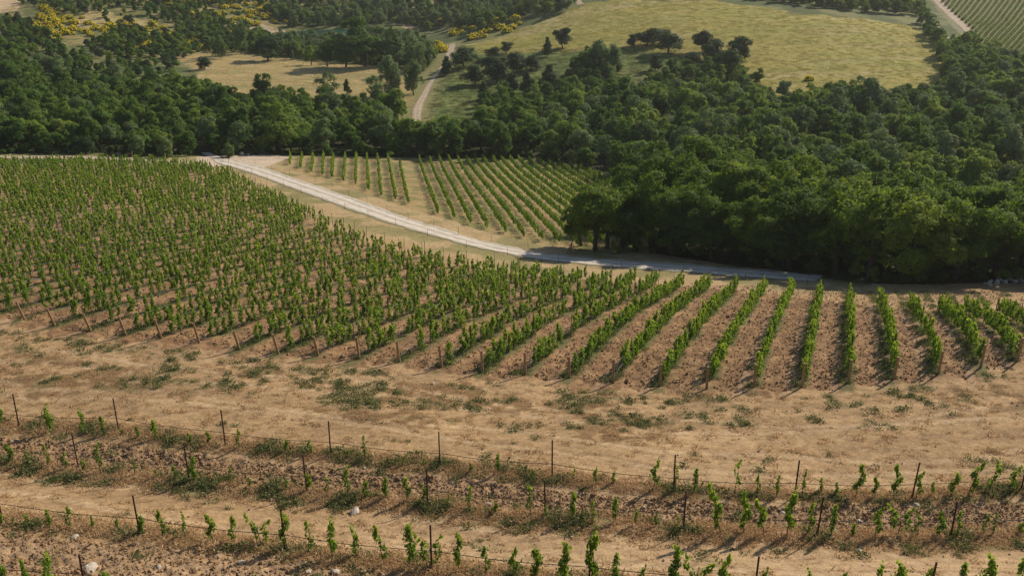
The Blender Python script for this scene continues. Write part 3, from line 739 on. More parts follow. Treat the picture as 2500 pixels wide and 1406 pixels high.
# woods
P = []
def addwood(poly, gap, seed, kind, size, region):
    q = spread(poly, gap, seed); q = q[sees(q)]
    for a in q: P.append((a[0], a[1], kind, size, region))
addwood(wood_l, 4.9, 11, 'oak', 1.0, 'left')
addwood(wood_r, 5.0, 12, 'oak', 1.05, 'right')
PX = np.array([(p[0], p[1]) for p in P])
keep = clear_of(PX, [w_rt, w_lt, w_dt], 4.2)
bd = np.min(np.linalg.norm(PX[:, None]-belt_xy[None], axis=2), axis=1); keep &= bd > 4.2
keep &= ~inside(f2_poly, PX[:, 0], PX[:, 1])
dcl = fbm(PX[:, 0], PX[:, 1], 12, 2, 5)
P = [p for p, k in zip(P, keep) if k]; PX = PX[keep]
dist_p = np.hypot(PX[:, 0], PX[:, 1])
szs = np.random.default_rng(3).uniform(.62, 1.0, len(P))**1.0*np.random.default_rng(8).choice([1., 1.12, 1.35], len(P), p=[.45, .35, .2])
px_, py_, f_ = project(np.column_stack([PX, terr(PX[:, 0], PX[:, 1])+4]))
# slope ground between the track and the wood stays open, tall scrub at its foot
score = szs/f_*np.where((px_ > -20) & (px_ < 2520), 1, 0)
ind = set(np.argsort(-score)[:228].tolist())
lab_i = {}
for reg, nm in (('left', 'the left wood'), ('right', 'the right wood')):
    ii = sorted([i for i in ind if P[i][4] == reg], key=lambda i: f_[i])
    per = 24; line = 0
    while ii:
        grp = sorted(ii[:per], key=lambda i: px_[i]); ii = ii[per:]
        for k, i in enumerate(grp):
            sz = 'tall' if szs[i] > 1.08 else ('low' if szs[i] < .80 else 'rounded')
            lab_i[i] = '%s oak, %s from the left in the %s line of %s' % (sz, ordn(k), ordn(line), nm)
        line += 1
rest = {'oak': []}
for i in range(len(P)):
    if i in ind:
        kd = 'paleoak' if random.random() < .13 else 'oak'
        if kd == 'paleoak': lab_i[i] = lab_i[i].replace('oak,', 'greyish-green tree,')
        put_tree(kd, PX[i], szs[i], random.uniform(0, 6.28), 'oak_tree', lab_i[i], 'oak tree', 'oaks of %s' % ('the left wood' if P[i][4] == 'left' else 'the right wood'), random.uniform(.85, 1.25))
    else: rest['oak'].append(i)
def forest_stuff(name, XY, sc, kinds, label, seed):
    r = np.random.default_rng(seed); ms = []
    for kd in kinds:
        for cm, tm, H_, R_ in KIND[kd]: ms.append(cm)
    cl_ = proto_collection(name+'_models', ms)
    z = terr(XY[:, 0], XY[:, 1])-.1
    n = len(XY); zz = sc*r.uniform(.85, 1.15, n)
    scatter(name, np.column_stack([XY, z]), np.column_stack([np.zeros(n), np.zeros(n), r.uniform(0, 6.28, n)]), np.column_stack([sc, sc, zz]), r.integers(0, len(ms), n), cl_, label)
ri = np.array(rest['oak'])
forest_stuff('woodland', PX[ri], szs[ri], ['oakfar', 'oakfar', 'oak', 'paleoak'], 'unbroken mass of oak scrub behind the nearer oaks', 4)
def zone(L, gap, seed): 
    q = spread(gpoly(L), gap, seed); return q[sees(q, 60)]
# poplars and willows round the pond and on the far slopes
q = np.vstack([zone([(700,60),(1000,40),(1050,5),(1400,-20),(1400,30),(1250,50),(1180,85),(1120,75),(1010,62),(900,72),(760,70)], 6.5, 21), zone([(640,30),(760,-30),(1080,-40),(1040,30),(900,60),(720,70)], 6, 25), zone([(690,118),(800,118),(940,112),(1040,108),(1070,150),(1030,190),(990,170),(900,150),(780,140),(700,135)], 3.9, 22), zone([(640,112),(760,106),(900,104),(1000,108),(1060,130),(1050,180),(960,165),(900,160),(780,150),(660,138)], 3.3, 35)])
q = q[clear_of(q, [w_dt], 5)]; q = q[~inside(pond_poly, q[:, 0], q[:, 1])]
qy = project(np.column_stack([q, terr(q[:, 0], q[:, 1])]))[1]
forest_stuff('pond_thicket', q, np.where(qy > 99, np.random.default_rng(9).uniform(.28, .8, len(q)), np.random.default_rng(1).uniform(.55, 1.1, len(q))), ['pale', 'paleoak', 'paleoak', 'oakfar'], 'pale leafy thicket of poplars and willows round the pond', 5)
q = np.vstack([zone([(-60,45),(60,50),(140,95),(160,150),(60,140),(-60,120)], 4.4, 23), zone([(150,130),(230,120),(330,160),(430,150),(430,195),(340,225),(280,225),(180,200)], 6.0, 53), zone([(40,10),(170,-20),(700,-30),(640,10),(420,30),(280,18),(180,40)], 4.2, 24), zone([(200,112),(330,70),(420,105),(520,122),(420,150),(300,140)], 3.6, 28), zone([(430,70),(560,60),(680,95),(700,125),(520,118),(430,125)], 3.8, 41), zone([(520,108),(640,118),(700,128),(690,140),(600,134),(500,128)], 3.4, 42), zone([(360,35),(470,20),(560,45),(500,70),(420,62)], 4.5, 29), zone([(620,10),(700,0),(760,60),(700,75)], 5, 30), zone([(230,12),(420,22),(640,50),(640,100),(430,105),(250,85)], 9.5, 61), zone([(960,40),(1060,20),(1100,60),(1040,80)], 5, 62), zone([(1130,70),(1200,60),(1310,40),(1410,10),(1400,-20),(1250,0),(1150,40)], 5, 31)])
forest_stuff('hill_scrub', q, np.random.default_rng(2).uniform(.28, .75, len(q)), ['oakfar', 'oakfar', 'ever'], 'dark scrub covering the slopes beyond the left wood', 6)
q = np.vstack([zone([(1640,-8),(1850,0),(1950,18),(2240,45),(2255,10),(2200,-20),(1650,-30)], 5, 26), zone([(2236,50),(2262,60),(2296,108),(2330,170),(2310,175),(2270,110)], 4, 27), zone([(2300,125),(2360,105),(2450,150),(2560,180),(2600,260),(2310,250)], 5, 32)])
forest_stuff('hedgerow', q, np.random.default_rng(3).uniform(.6, 1.0, len(q)), ['oakfar'], 'thick dark hedgerow along the top and right edge of the hill meadow', 7)
q = np.vstack([zone([(1150,315),(1210,270),(1300,252),(1420,235),(1560,222),(1700,212),(1860,225),(1900,262),(1700,268),(1500,278),(1320,296),(1200,322)], 4.0, 33), zone([(1330,250),(1390,185),(1440,160),(1510,150),(1530,235)], 3.8, 54), zone([(1560,215),(1640,175),(1720,158),(1800,160),(1860,215)], 4.0, 55), zone([(1140,285),(1200,235),(1330,215),(1340,255),(1200,300)], 5.0, 56)])
forest_stuff('slope_thicket', q, np.random.default_rng(4).uniform(.4, .8, len(q)), ['oak', 'cone', 'oakfar'], 'young mixed thicket between the green slope and the right wood', 8)

q = np.vstack([zone([(1480,622),(1600,622),(1800,648),(1990,668),(2100,688),(2300,693),(2520,688),(2520,640),(2200,645),(1900,610),(1650,575),(1560,560),(1530,600)], 2.3, 43), zone([(0,378),(480,384),(500,372),(0,366)], 2.6, 44), zone([(560,384),(640,380),(900,385),(1100,387),(1300,390),(1450,412),(1450,395),(1300,378),(900,374),(560,374)], 2.6, 45)])
q = q[clear_of(q, [w_rt, w_lt], 3.6)]
forest_stuff('undergrowth', q, np.random.default_rng(14).uniform(.16, .36, len(q)), ['oakfar', 'ever'], 'dark undergrowth along the foot of the woods', 15)

# broom
def broom_meshes(seed):
    r = np.random.default_rng(seed); Rb = 1.5; k = 900
    d = r.normal(size=(k, 3)); d[:, 2] = np.abs(d[:, 2]); d /= np.linalg.norm(d, axis=1, keepdims=True)
    rad = Rb*(.75+.25*np.sin(d[:, 0]*6+seed)*np.cos(d[:, 1]*5))*r.uniform(.5, 1., k)
    c = d*rad[:, None]*np.array([1, 1, .95]); V, Q = cards(c, d+r.normal(size=(k, 3))*.5, .34, r)
    green = mesh_np('foliage', V, Q, None, MT['broom'], np.repeat(r.random(k), 4))
    k = 420; d = r.normal(size=(k*3, 3)); d /= np.linalg.norm(d, axis=1, keepdims=True); d = d[(d[:, 2] > .1+.3*r.random(k*3)) & (np.sin(d[:, 0]*7+seed)*np.sin(d[:, 1]*8+seed*2) > -.35)][:k]; k = len(d)
    rad = Rb*(.78+.25*np.sin(d[:, 0]*6+seed)*np.cos(d[:, 1]*5))*r.uniform(.85, 1.12, k)
    c = d*rad[:, None]*np.array([1, 1, 1]); V, Q = cards(c, d+r.normal(size=(k, 3))*.4, .26, r)
    return green, mesh_np('blossom', V, Q, None, MT['flower'], np.repeat(r.random(k), 4))
BR = [broom_meshes(i) for i in range(4)]
BZ = [('on the knoll above the left wood', [(50,62),(110,32),(180,36),(235,60),(240,90),(130,105),(60,90)], 56),
      ('along the slope right of the knoll', [(240,70),(300,48),(400,62),(480,70),(560,78),(620,95),(500,122),(400,118),(300,125),(245,100)], 84),
      ('on the far slope above the pond', [(400,-4),(560,-4),(640,10),(720,20),(690,66),(600,66),(520,62),(420,50)], 84),
      ('below the far wood near the top', [(100,22),(125,22),(120,30),(100,28)], 4),
      ('where the dirt track bends', [(1085,60),(1180,50),(1270,40),(1270,75),(1180,95),(1120,105),(1095,85)], 34),
      ('left of the bend in the track', [(1000,40),(1050,30),(1100,40),(1080,60),(1010,62)], 18),
      ('at the edge of the pond trees', [(690,105),(750,105),(750,130),(700,130)], 9),
      ('beside the dirt track', [(1062,100),(1082,110),(1090,135),(1080,135),(1066,115)], 7)]
for where, L_, n in BZ:
    pg = gpoly(L_); r = np.random.default_rng(n); pts_ = []
    lo, hi = pg.min(0), pg.max(0); tries = 0
    while len(pts_) < n and tries < 4000:
        tries += 1
        c = r.uniform(lo, hi)
        if inside(pg, c[:1], c[1:])[0] and all(np.hypot(*(c-d_)) > 2.8 for d_ in pts_): pts_.append(c)
    pts_ = sorted(pts_, key=lambda c: project(np.array([c[0], c[1], float(terr(*c))]))[0])
    for k, c in enumerate(pts_):
        sc = r.uniform(.8, 1.9)
        b = empty('broom_bush', (c[0], c[1], float(terr(*c))-.05), r.uniform(0, 6), (sc, sc, sc*.95))
        g, f = BR[k % 4]; link('foliage', g, b); link('blossom', f, b)
        tag(b, 'yellow flowering broom bush %s, %s from the left' % (where, ordn(k)), 'broom bush', 'yellow broom bushes '+where)
SB = [(1300,150,.8,'yellow broom poking from behind a dark bush on the green slope'),(1388,240,.8,'small yellow broom in the thicket, lowest on the slope'),(1412,212,.9,'yellow broom in the thicket right of the conical trees'),(1490,225,1.,'yellow broom clump in the thicket below the hill cluster'),(1975,196,1.,'yellow broom alone at the lower edge of the hill meadow'),(1730,140,.8,'yellow broom between the oval tree and its neighbour'),(1848,192,.8,'yellow broom at the corner of the meadow and the wood'),(718,375,.6,'small yellow broom at the wood edge above the second vineyard'),(530,372,.5,'small yellow broom where the lane enters the trees'),(150,118,1.,'single yellow broom low on the left slope'),(8,140,1.1,'yellow broom at the left edge among dark oaks'),(700,5,1.2,'yellow broom high on the far slope at the top')]
for x_, y_, s_, lab in SB:
    q = on(x_, y_)[0]; b = empty('broom_bush', q, 1., s_*1.2); b.location.z += .8 if s_ >= .8 else 0
    b.location.z -= .8 if s_ >= .8 else 0
    g, f = BR[int(x_) % 4]; link('foliage', g, b); link('blossom', f, b); tag(b, lab, 'broom bush')
# grey-green bushes at the foot of the left wood
for x_, y_, hp, wf, lab in [(212,376,42,1.3,'dense grey-green rounded bush beside the side road'),(340,382,60,1.0,'light green bushy tree overhanging the side road'),(408,386,58,1.0,'second light green tree right of the overhanging one'),(300,378,20,1.3,'low bush between the rounded bush and the light trees'),(560,386,40,1.2,'bush beside the lane where it enters the trees')]:
    q = on(x_, y_)[0]; f = float(project(q)[2]); kd = 'ever' if 'rounded bush' in lab[:40] and x_ == 212 else 'pale'
    K = KIND[kd]; sc = hp*f/F/K[0][2]/.96
    r_ = put_tree(kd, q[:2], sc, 1., 'bush', lab, 'bush', None, 1, 0); r_.scale = (sc*wf*1.3, sc*wf*1.3, sc)

# ------------------------------------------------------------------ vines
def vine_foliage(seed, h, w, n, size, lean=0.):
    """leafy column of a vine tied to its wire, h high"""
    r = np.random.default_rng(seed)
    a = r.random(n); z = .12*h + .88*h*a
    prof = w*(.45+.9*np.sin(np.clip(a*1.05, 0, 1)*math.pi)**.7)*(1-.45*a)
    wob = .10*np.sin(a*7+seed)*(h/1.3)
    ph = r.uniform(0, 6.28, n); rd = prof*np.sqrt(r.random(n))
    k = max(3, n//14)                           # clumps
    cc = r.integers(0, k, n); cz = r.random(k); cx = r.normal(size=(k, 2))*.45*w
    c = np.stack([np.cos(ph)*rd + wob + cx[cc, 0]*.5, np.sin(ph)*rd + cx[cc, 1]*.5, z*.75+(.12*h+.85*h*cz[cc])*.25], 1)
    nn = np.stack([np.cos(ph), np.sin(ph), np.full(n, .5)], 1) + r.normal(size=(n, 3))*.6
    V, Q = cards(c, nn, size, r, (.85, 1.15))
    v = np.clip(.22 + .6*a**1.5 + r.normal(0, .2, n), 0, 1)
    return V, Q, np.repeat(v, 4)
def stem_geo(seed, h):
    r = np.random.default_rng(seed); z = np.linspace(-.1, h*.75, 5)
    p = np.stack([.03*np.sin(z*6+seed), .03*np.cos(z*5+seed), z], 1)
    return tube(p, np.array([.022, .018, .015, .012, .006]), 5)
VN = []      # near vines: (foliage, stem, height)
for i in range(12):
    h = 1.3; w = [.09, .075, .12, .065, .10, .085, .13, .06, .10, .08, .09, .11][i]
    n = [170, 110, 240, 80, 190, 140, 260, 60, 200, 120, 150, 220][i]
    V, Q, v = vine_foliage(i+3, h, w, n, .098); a = Acc().add(*stem_geo(i, h))
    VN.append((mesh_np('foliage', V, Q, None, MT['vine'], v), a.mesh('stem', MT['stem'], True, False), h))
# bushier kinds (spread shoots)
for i in range(3):
    A_ = Acc()
    for s_ in (-1, 1):
        V, Q, v = vine_foliage(i+30+s_, 1.15, .09, 90, .10); V[:, 0] += V[:, 2]*.35*s_; A_.add(V, Q, None, v)
    VN.append((A_.mesh('foliage', MT['vine']), Acc().add(*stem_geo(i, 1.)).mesh('stem', MT['stem'], True, False), 1.2))
# fuller vines of the established rows
VF = []
for i in range(10):
    w = .11+.03*(i % 4); V, Q, v = vine_foliage(i+60, 1.5, w, 200+25*(i % 3), .115)
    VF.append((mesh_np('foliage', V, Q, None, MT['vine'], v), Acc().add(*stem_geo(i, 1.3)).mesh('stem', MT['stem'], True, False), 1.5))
def rows_vines(rowname, L_, group):
    L_ = sorted(L_); q = on([a[0] for a in L_], [a[1] for a in L_])
    for k, (a, p0) in enumerate(zip(L_, q)):
        x_, y_, yt = a[:3]; xt = a[3] if len(a) > 3 else None; big = a[4] if len(a) > 4 else None
        px, py, f = project(p0); hm = (y_-yt)*float(f)/F/.85*1.2
        i = int(x_*7+y_) % 12
        if hm < .5: i = (3, 7, 1)[i % 3]
        if big == 'w': i = 12+i % 3
        if big == 'b': i = (2, 6, 11)[i % 3]
        fo, st, hh = VN[i]; sc = hm/hh
        v = empty('vine', p0-np.array([0, 0, .03]), random.uniform(0, 6.28), (min(max(sc, .6), 1.1),)*2+(sc,))
        if big == 'w': v.rotation_euler[2] = random.uniform(-.3, .3)
        if xt is not None:
            dx = (xt-x_)*float(f)/F - (x_-1250)*2e-4*(y_-yt)*float(f)/F; v.rotation_euler = (0, math.atan2(dx, hm), 0)
        link('foliage', fo, v); link('stem', st, v)
        sz = 'tiny' if hm < .55 else ('tall' if hm > 1.25 else 'young')
        if big == 'w': sz = 'wide forked'
        tag(v, '%s vine in %s, %s from the left' % (sz, rowname, ordn(k)), 'vine', group)
V1 = [(7,1036,995),(126,1056,1000),(205,1062,1006),(254,1062,1022),(299,1068,1050),(338,1072,1048),(380,1074,1033),(466,1090,1062),(511,1090,1060),(585,1098,1057),(700,1106,1080),(758,1112,1080),(851,1122,1103),(891,1126,1070),(985,1142,1122),(1035,1143,1125),(1150,1158,1138),(1216,1160,1118),(1300,1172,1150),(1401,1176,1148),(1453,1186,1146),(1497,1184,1158),(1597,1198,1133),(1648,1203,1145),(1696,1206,1150),(1794,1213,1128),(1848,1209,1164),(1895,1217,1171),(1958,1217,1155),(2001,1209,1173),(2040,1214,1185),(2085,1217,1144,2112),(2133,1217,1170),(2181,1217,1146),(2238,1216,1158),(2273,1213,1180),(2322,1212,1162,2335),(2363,1211,1137,2397),(2410,1203,1130,2446),(2464,1201,1144,2487),(2520,1198,1140)]
V1 += [(2570,1192,1140),(2625,1188,1130),(2680,1184,1135)]
V2 = [(30,1136,1093),(70,1139,1108),(120,1143,1093),(162,1150,1115),(207,1154,1130),(248,1157,1095),(331,1166,1130),(383,1172,1151),(430,1178,1146),(476,1182,1130),(565,1190,1152),(612,1198,1176),(702,1203,1180),(755,1206,1166),(801,1216,1171),(851,1220,1151),(895,1222,1184),(943,1225,1180),(995,1231,1178),(1036,1237,1191),(1095,1242,1212),(1147,1250,1194),(1210,1256,1232),(1293,1264,1187),(1333,1266,1236),(1399,1271,1212),(1446,1281,1230),(1500,1280,1223),(1552,1285,1248),(1600,1290,1262),(1653,1300,1263),(1758,1308,1192,1735,'b'),(1814,1308,1216),(1864,1312,1230,1850),(1922,1314,1214,None,'b'),(1971,1314,1241,1985),(2028,1318,1245),(2080,1318,1290),(2136,1318,1252),(2190,1314,1245,None,'w'),(2237,1316,1263,2244),(2291,1317,1262),(2334,1317,1258,2345),(2399,1312,1266),(2421,1312,1259),(2489,1308,1281)]
V2 += [(2540,1304,1250),(2590,1302,1240),(2650,1300,1248)]
V3 = [(7,1282,1258),(68,1289,1256),(124,1292,1250),(173,1294,1245),(230,1298,1268),(291,1304,1270),(350,1312,1266),(401,1318,1257),(455,1322,1260),(520,1332,1268),(572,1333,1270),(637,1338,1270,None,'w'),(700,1352,1268),(758,1357,1281),(814,1369,1283,None,'b'),(871,1368,1293),(940,1385,1293,918),(1003,1386,1295,None,'b'),(1052,1390,1310,None,'w'),(1120,1400,1313),(1187,1408,1342),(1254,1414,1349),(1309,1420,1342),(1376,1426,1338),(1444,1432,1308,None,'b'),(1500,1436,1364),(1568,1442,1389),(1642,1448,1349),(1700,1452,1364,None,'w'),(1764,1456,1367),(1860,1462,1398),(1967,1466,1396),(2050,1470,1404),(2133,1474,1376),(2178,1476,1385),(2250,1478,1396),(2334,1478,1388),(2392,1478,1372),(2475,1476,1378)]
V4 = [(10,1430,1362),(68,1436,1370),(128,1443,1362),(262,1460,1400)]
rows_vines('the row of young vines nearest the bare headland', V1, 'young vines of the upper foreground row')
rows_vines('the second row down from the bare headland', V2, 'young vines of the middle foreground row')
rows_vines('the third row down, along the picture foot', V3, 'young vines of the lowest foreground row')
rows_vines('the bottom left corner row', V4, 'young vines in the bottom left corner')
n_near = len(V1)+len(V2)+len(V3)+len(V4)

# posts of the foreground rows
def post_mesh(h, rad, mat, seg=6, notch=True):
    a = Acc(); a.add(*tube(np.array([[0, 0, -.3], [0, 0, h*.5], [0, 0, h]]), rad, seg))
    if notch:
        for z in (.45, .75, 1.1):
            if z < h-.1: a.add(*tube(np.array([[rad*.4, 0, z*h/1.8], [rad*2.2, 0, z*h/1.8+.03]]), .008, 4))
    return a.mesh('metal_post', mat, False, False)
PM = post_mesh(1.8, .032, MT['rust'])
def fposts(L_, rowname, group):
    q = on([a[0] for a in L_], [a[1] for a in L_])
    for k, (a, p0) in enumerate(zip(L_, q)):
        f = float(project(p0)[2]); h = (a[1]-a[2])*f/F/.86
        o_ = link('metal_post', PM, None, p0); o_.scale = (1, 1, h/1.8); o_.rotation_euler = (random.uniform(-.02, .02), random.uniform(-.03, .03), random.uniform(0, 6))
        tag(o_, 'thin rusty post in %s, %s from the left' % (rowname, ordn(k)), 'post', group)
    return q
RP1 = [(47,1042,965),(290,1053,980),(551,1090,1007),(808,1114,1034),(1074,1142,1060),(1348,1168,1082),(1644,1205,1114),(1939,1217,1128),(2226,1217,1131),(2492,1198,1115)]
RP2 = [(-70,1120,1040),(193,1150,1066),(463,1180,1091),(750,1206,1119),(1044,1237,1150),(1331,1262,1176),(1668,1300,1203),(1993,1318,1217),(2319,1318,1231)]
RP3 = [(8,1274,1223),(343,1312,1215),(697,1352,1246),(1054,1391,1283),(1438,1432,1320),(1840,1462,1358),(2262,1478,1370)]
RP4 = [(210,1450,1354),(592,1490,1395)]
posts_q = [fposts(RP1, 'the row nearest the bare headland', 'posts of the upper foreground row'), fposts(RP2, 'the second row down from the headland', 'posts of the middle foreground row'),
           fposts(RP3, 'the third row down, along the picture foot', 'posts of the lowest foreground row'), fposts(RP4, 'the bottom left corner row', 'posts in the bottom left corner')]
def hose(row, lab, h=.68):
    w = gpoly(row); z = terr(w[:, 0], w[:, 1])+h
    p = []
    for (a, za), (b, zb) in zip(zip(w[:-1], z[:-1]), zip(w[1:], z[1:])):
        for k in range(8):
            f = k/8; p.append((*(a*(1-f)+b*f), za*(1-f)+zb*f - .10*math.sin(f*math.pi) + random.uniform(-.012, .012)))
    p.append((*w[-1], z[-1]))
    tag(link('drip_hose', Acc().add(*tube(np.array(p), .013, 5)).mesh('drip_hose', MT['hose'], True, False)), lab, 'hose', 'drip hoses strung along the foreground rows')
hose(ROW1, 'dark hose strung on the posts of the row nearest the bare headland', .62)
hose(ROW2, 'dark hose strung on the posts of the second row down')
hose(ROW3, 'dark hose strung on the posts of the third row down')
hose(ROW4, 'dark hose strung across the bottom left corner')

# leaning wooden end posts of the big vineyard
wp = Acc().add(*tube(np.array([[0, 0, -.35], [0, 0, .7], [0, 0, 1.6]]), np.array([.082, .078, .074]), 9)).mesh('wooden_post', MT['wood'], False, False)
q = on([a[0] for a in WOOD], [a[1] for a in WOOD])
for k, p0 in enumerate(q):
    o_ = link('wooden_post', wp, None, p0); s_ = random.uniform(.94, 1.04); o_.scale = (1, 1, s_)
    tilt = R(13 if k < 9 else 7 if k < 16 else 4)+random.uniform(-.03, .03)
    o_.rotation_euler = (0, 0, 0); ax = np.array([RD[1], -RD[0], 0])      # lean away from the row
    from mathutils import Matrix, Vector
    Mx = Matrix.Rotation(tilt, 4, Vector((ax[0], ax[1], 0)))
    o_.matrix_world = Matrix.Translation(Vector(p0)) @ Mx @ Matrix.Diagonal((1, 1, s_, 1))
    tag(o_, 'pale wooden end post at the near end of a vine row, %s from the left' % ordn(k), 'post', 'wooden end posts of the big vineyard')

# vines of the big vineyard
r = np.random.default_rng(99); vin = []; stakes = []
for k, (s_, a_, b_) in enumerate(zip(row_s, start, row_end)):
    tt = np.arange(a_+1.2, b_-.3, .68)
    keep = r.random(len(tt)) > (.10 if s_ > -8 else .22)
    tt = tt[keep] + r.uniform(-.12, .12, keep.sum())
    for t_ in tt: vin.append((*(RL*(s_+r.normal()*.05)+RD*t_), k, t_-a_, s_))
    for t_ in np.arange(a_+4.5, b_, 5.0): stakes.append((*(RL*s_+RD*t_), k, t_-a_))
    stakes.append((*(RL*s_+RD*b_), k, b_-a_))
vin = np.array(vin); stakes = np.array(stakes)
def vis(A_, m):
    px, py, f = project(np.column_stack([A_[:, :2], terr(A_[:, 0], A_[:, 1])+.7])); return (px > -m-380) & (px < 2880+m) & (py < 1560), px, f
k_, px, f = vis(vin, 60); vin = vin[k_]; px = px[k_]; f = f[k_]
k_, spx, sf = vis(stakes, 40); stakes = stakes[k_]; spx = spx[k_]; sf = sf[k_]
print('field vines', len(vin), 'stakes', len(stakes), 'trees', len(P))
NI = 296 - n_near
cand = np.argsort(f + np.where((px > 5) & (px < 2495), 0, 999))[:NI]
isn = np.zeros(len(vin), bool); isn[cand] = True
zv = terr(vin[:, 0], vin[:, 1])
def vscale(i):
    big = sstep(-25, 12, vin[i, 4]); u = r.random()
    return (.93+.02*big + .42*u*u), (.85-.05*big+.42*r.random())   # height, width
seen_lab = {}
for i in sorted(cand, key=lambda i: (vin[i, 2], vin[i, 3])):
    row = int(vin[i, 2]) - NLEFT; seen_lab[row] = seen_lab.get(row, -1)+1
    hs, ws = vscale(i); fo, st, hh = VF[r.integers(0, len(VF))]
    v = empty('vine', (vin[i, 0], vin[i, 1], zv[i]-.03), r.uniform(0, 6.28), (ws, ws, hs)); link('foliage', fo, v); link('stem', st, v)
    if 0 <= row < len(WOOD): lab = 'leafy vine, %s up the row behind the %s wooden end post from the left' % (ordn(seen_lab[row]), ordn(row))
    elif row < 0: lab = 'leafy vine, %s up the %s row left of all wooden end posts' % (ordn(seen_lab[row]), ordn(-row-1))
    else: lab = 'leafy vine, %s up the %s row right of all wooden end posts' % (ordn(seen_lab[row]), ordn(row-len(WOOD)))
    tag(v, lab, 'vine', 'nearest vines of the big vineyard')
ri = np.where(~isn)[0]; n = len(ri)
VL = []
for i in range(10):
    w = .12+.03*(i % 4); V, Q, v = vine_foliage(i+160, 1.5, w, 95, .165); a = Acc().add(V, Q, None, v)
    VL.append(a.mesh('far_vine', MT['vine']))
hs = np.array([vscale(i) for i in ri])
# near ones full leaf count, far ones the lighter models
cl_ = proto_collection('field_vine_models', VL + [v_[0] for v_ in VF])
idx = np.where(f[ri] < 90, 10+r.integers(0, 10, n), r.integers(0, 10, n))
scatter('vineyard_vines', np.column_stack([vin[ri, 0], vin[ri, 1], zv[ri]-.03]), np.column_stack([r.normal(0, .05, n), r.normal(0, .05, n), r.uniform(0, 6.28, n)]), np.column_stack([hs[:, 1], hs[:, 1], hs[:, 0]*np.where(f[ri] > 110, 1.1, 1)]), idx, cl_, 'countless leafy vines filling the big vineyard behind its nearest vines')
# stakes
zs_ = terr(stakes[:, 0], stakes[:, 1]); od = np.argsort(sf + np.where((spx > 5) & (spx < 2495), 0, 999))[:255]
stm = post_mesh(1.75, .026, MT['rust'], 5, False); cnt = {}
for i in sorted(od, key=lambda i: (stakes[i, 2], stakes[i, 3])):
    row = int(stakes[i, 2])-NLEFT; cnt[row] = cnt.get(row, -1)+1
    o_ = link('metal_stake', stm, None, (stakes[i, 0], stakes[i, 1], zs_[i])); o_.rotation_euler = (r.normal(0, .03), r.normal(0, .03), 0); o_.scale = (1, 1, r.uniform(.9, 1.05))
    w_ = 'behind the %s wooden post from the left' % ordn(row) if 0 <= row < len(WOOD) else ('%s row left of the wooden end posts' % ordn(-row-1) if row < 0 else '%s row right of the last wooden post' % ordn(row-len(WOOD)))
    tag(o_, 'dark stake, %s up the row, %s' % (ordn(cnt[row]), w_), 'stake', 'stakes of the big vineyard')
ri2 = np.setdiff1d(np.arange(len(stakes)), od); n = len(ri2)
scatter('vineyard_stakes', np.column_stack([stakes[ri2, 0], stakes[ri2, 1], zs_[ri2]]), r.normal(0, .03, (n, 3)), np.ones((n, 3)), np.zeros(n), proto_collection('stake_models', [stm]), 'many thin dark stakes deep in the big vineyard')
# trellis wires of the nearest rows
for k in range(NLEFT-14, NLEFT+16):
    s_, a_, b_ = row_s[k], start[k], min(start[k]+45, row_end[k]); tt = np.arange(a_, b_, 1.2)
    xy = RL*s_ + RD*tt[:, None]; kk, _, _ = vis(np.column_stack([xy, xy]), 200)
    if kk.sum() < 4: continue
    A_ = Acc()
    for hh in (.62, 1.15):
        z = terr(xy[:, 0], xy[:, 1]); z = np.convolve(np.pad(z, 3, mode='edge'), np.ones(7)/7, 'valid')+hh
        A_.add(*tube(np.column_stack([xy, z]), .0055, 4))
    row = k-NLEFT
    tag(link('trellis_wire', A_.mesh('trellis_wire', MT['wire'], True, False)), 'pair of grey wires along the row %s' % ('behind the %s wooden post from the left' % ordn(row) if row >= 0 else 'left of the wooden posts, %s out' % ordn(-row-1)), 'wire', 'trellis wires of the big vineyard')

# second vineyard
pp, kk = [], 0
for a, b in F2:
    e = ground([a[0], b[0]], [a[1], b[1]])[:, :2]; L_ = np.linalg.norm(e[1]-e[0]); m_ = int(L_/.62)
    f_l = (np.arange(m_)+.5)/m_; xy = e[0]*(1-f_l[:, None]) + e[1]*f_l[:, None]; xy += r.normal(0, .06, xy.shape); xy = xy[r.random(m_) > .06]; pp.append(xy)
pp = np.vstack(pp); n = len(pp)
pp = pp[np.min(np.linalg.norm(pp[:, None]-belt_xy[None, :3], axis=2), axis=1) > 1.5]; n = len(pp)
scatter('second_vineyard_vines', np.column_stack([pp, terr(pp[:, 0], pp[:, 1])]), np.column_stack([np.zeros((n, 2)), r.uniform(0, 6.28, n)]), np.column_stack([r.uniform(.7, 1.1, n)]*2+[r.uniform(.75, 1.1, n)]), r.integers(0, 10, n), cl_, 'leafy vines in straight rows of the small vineyard beyond the road')
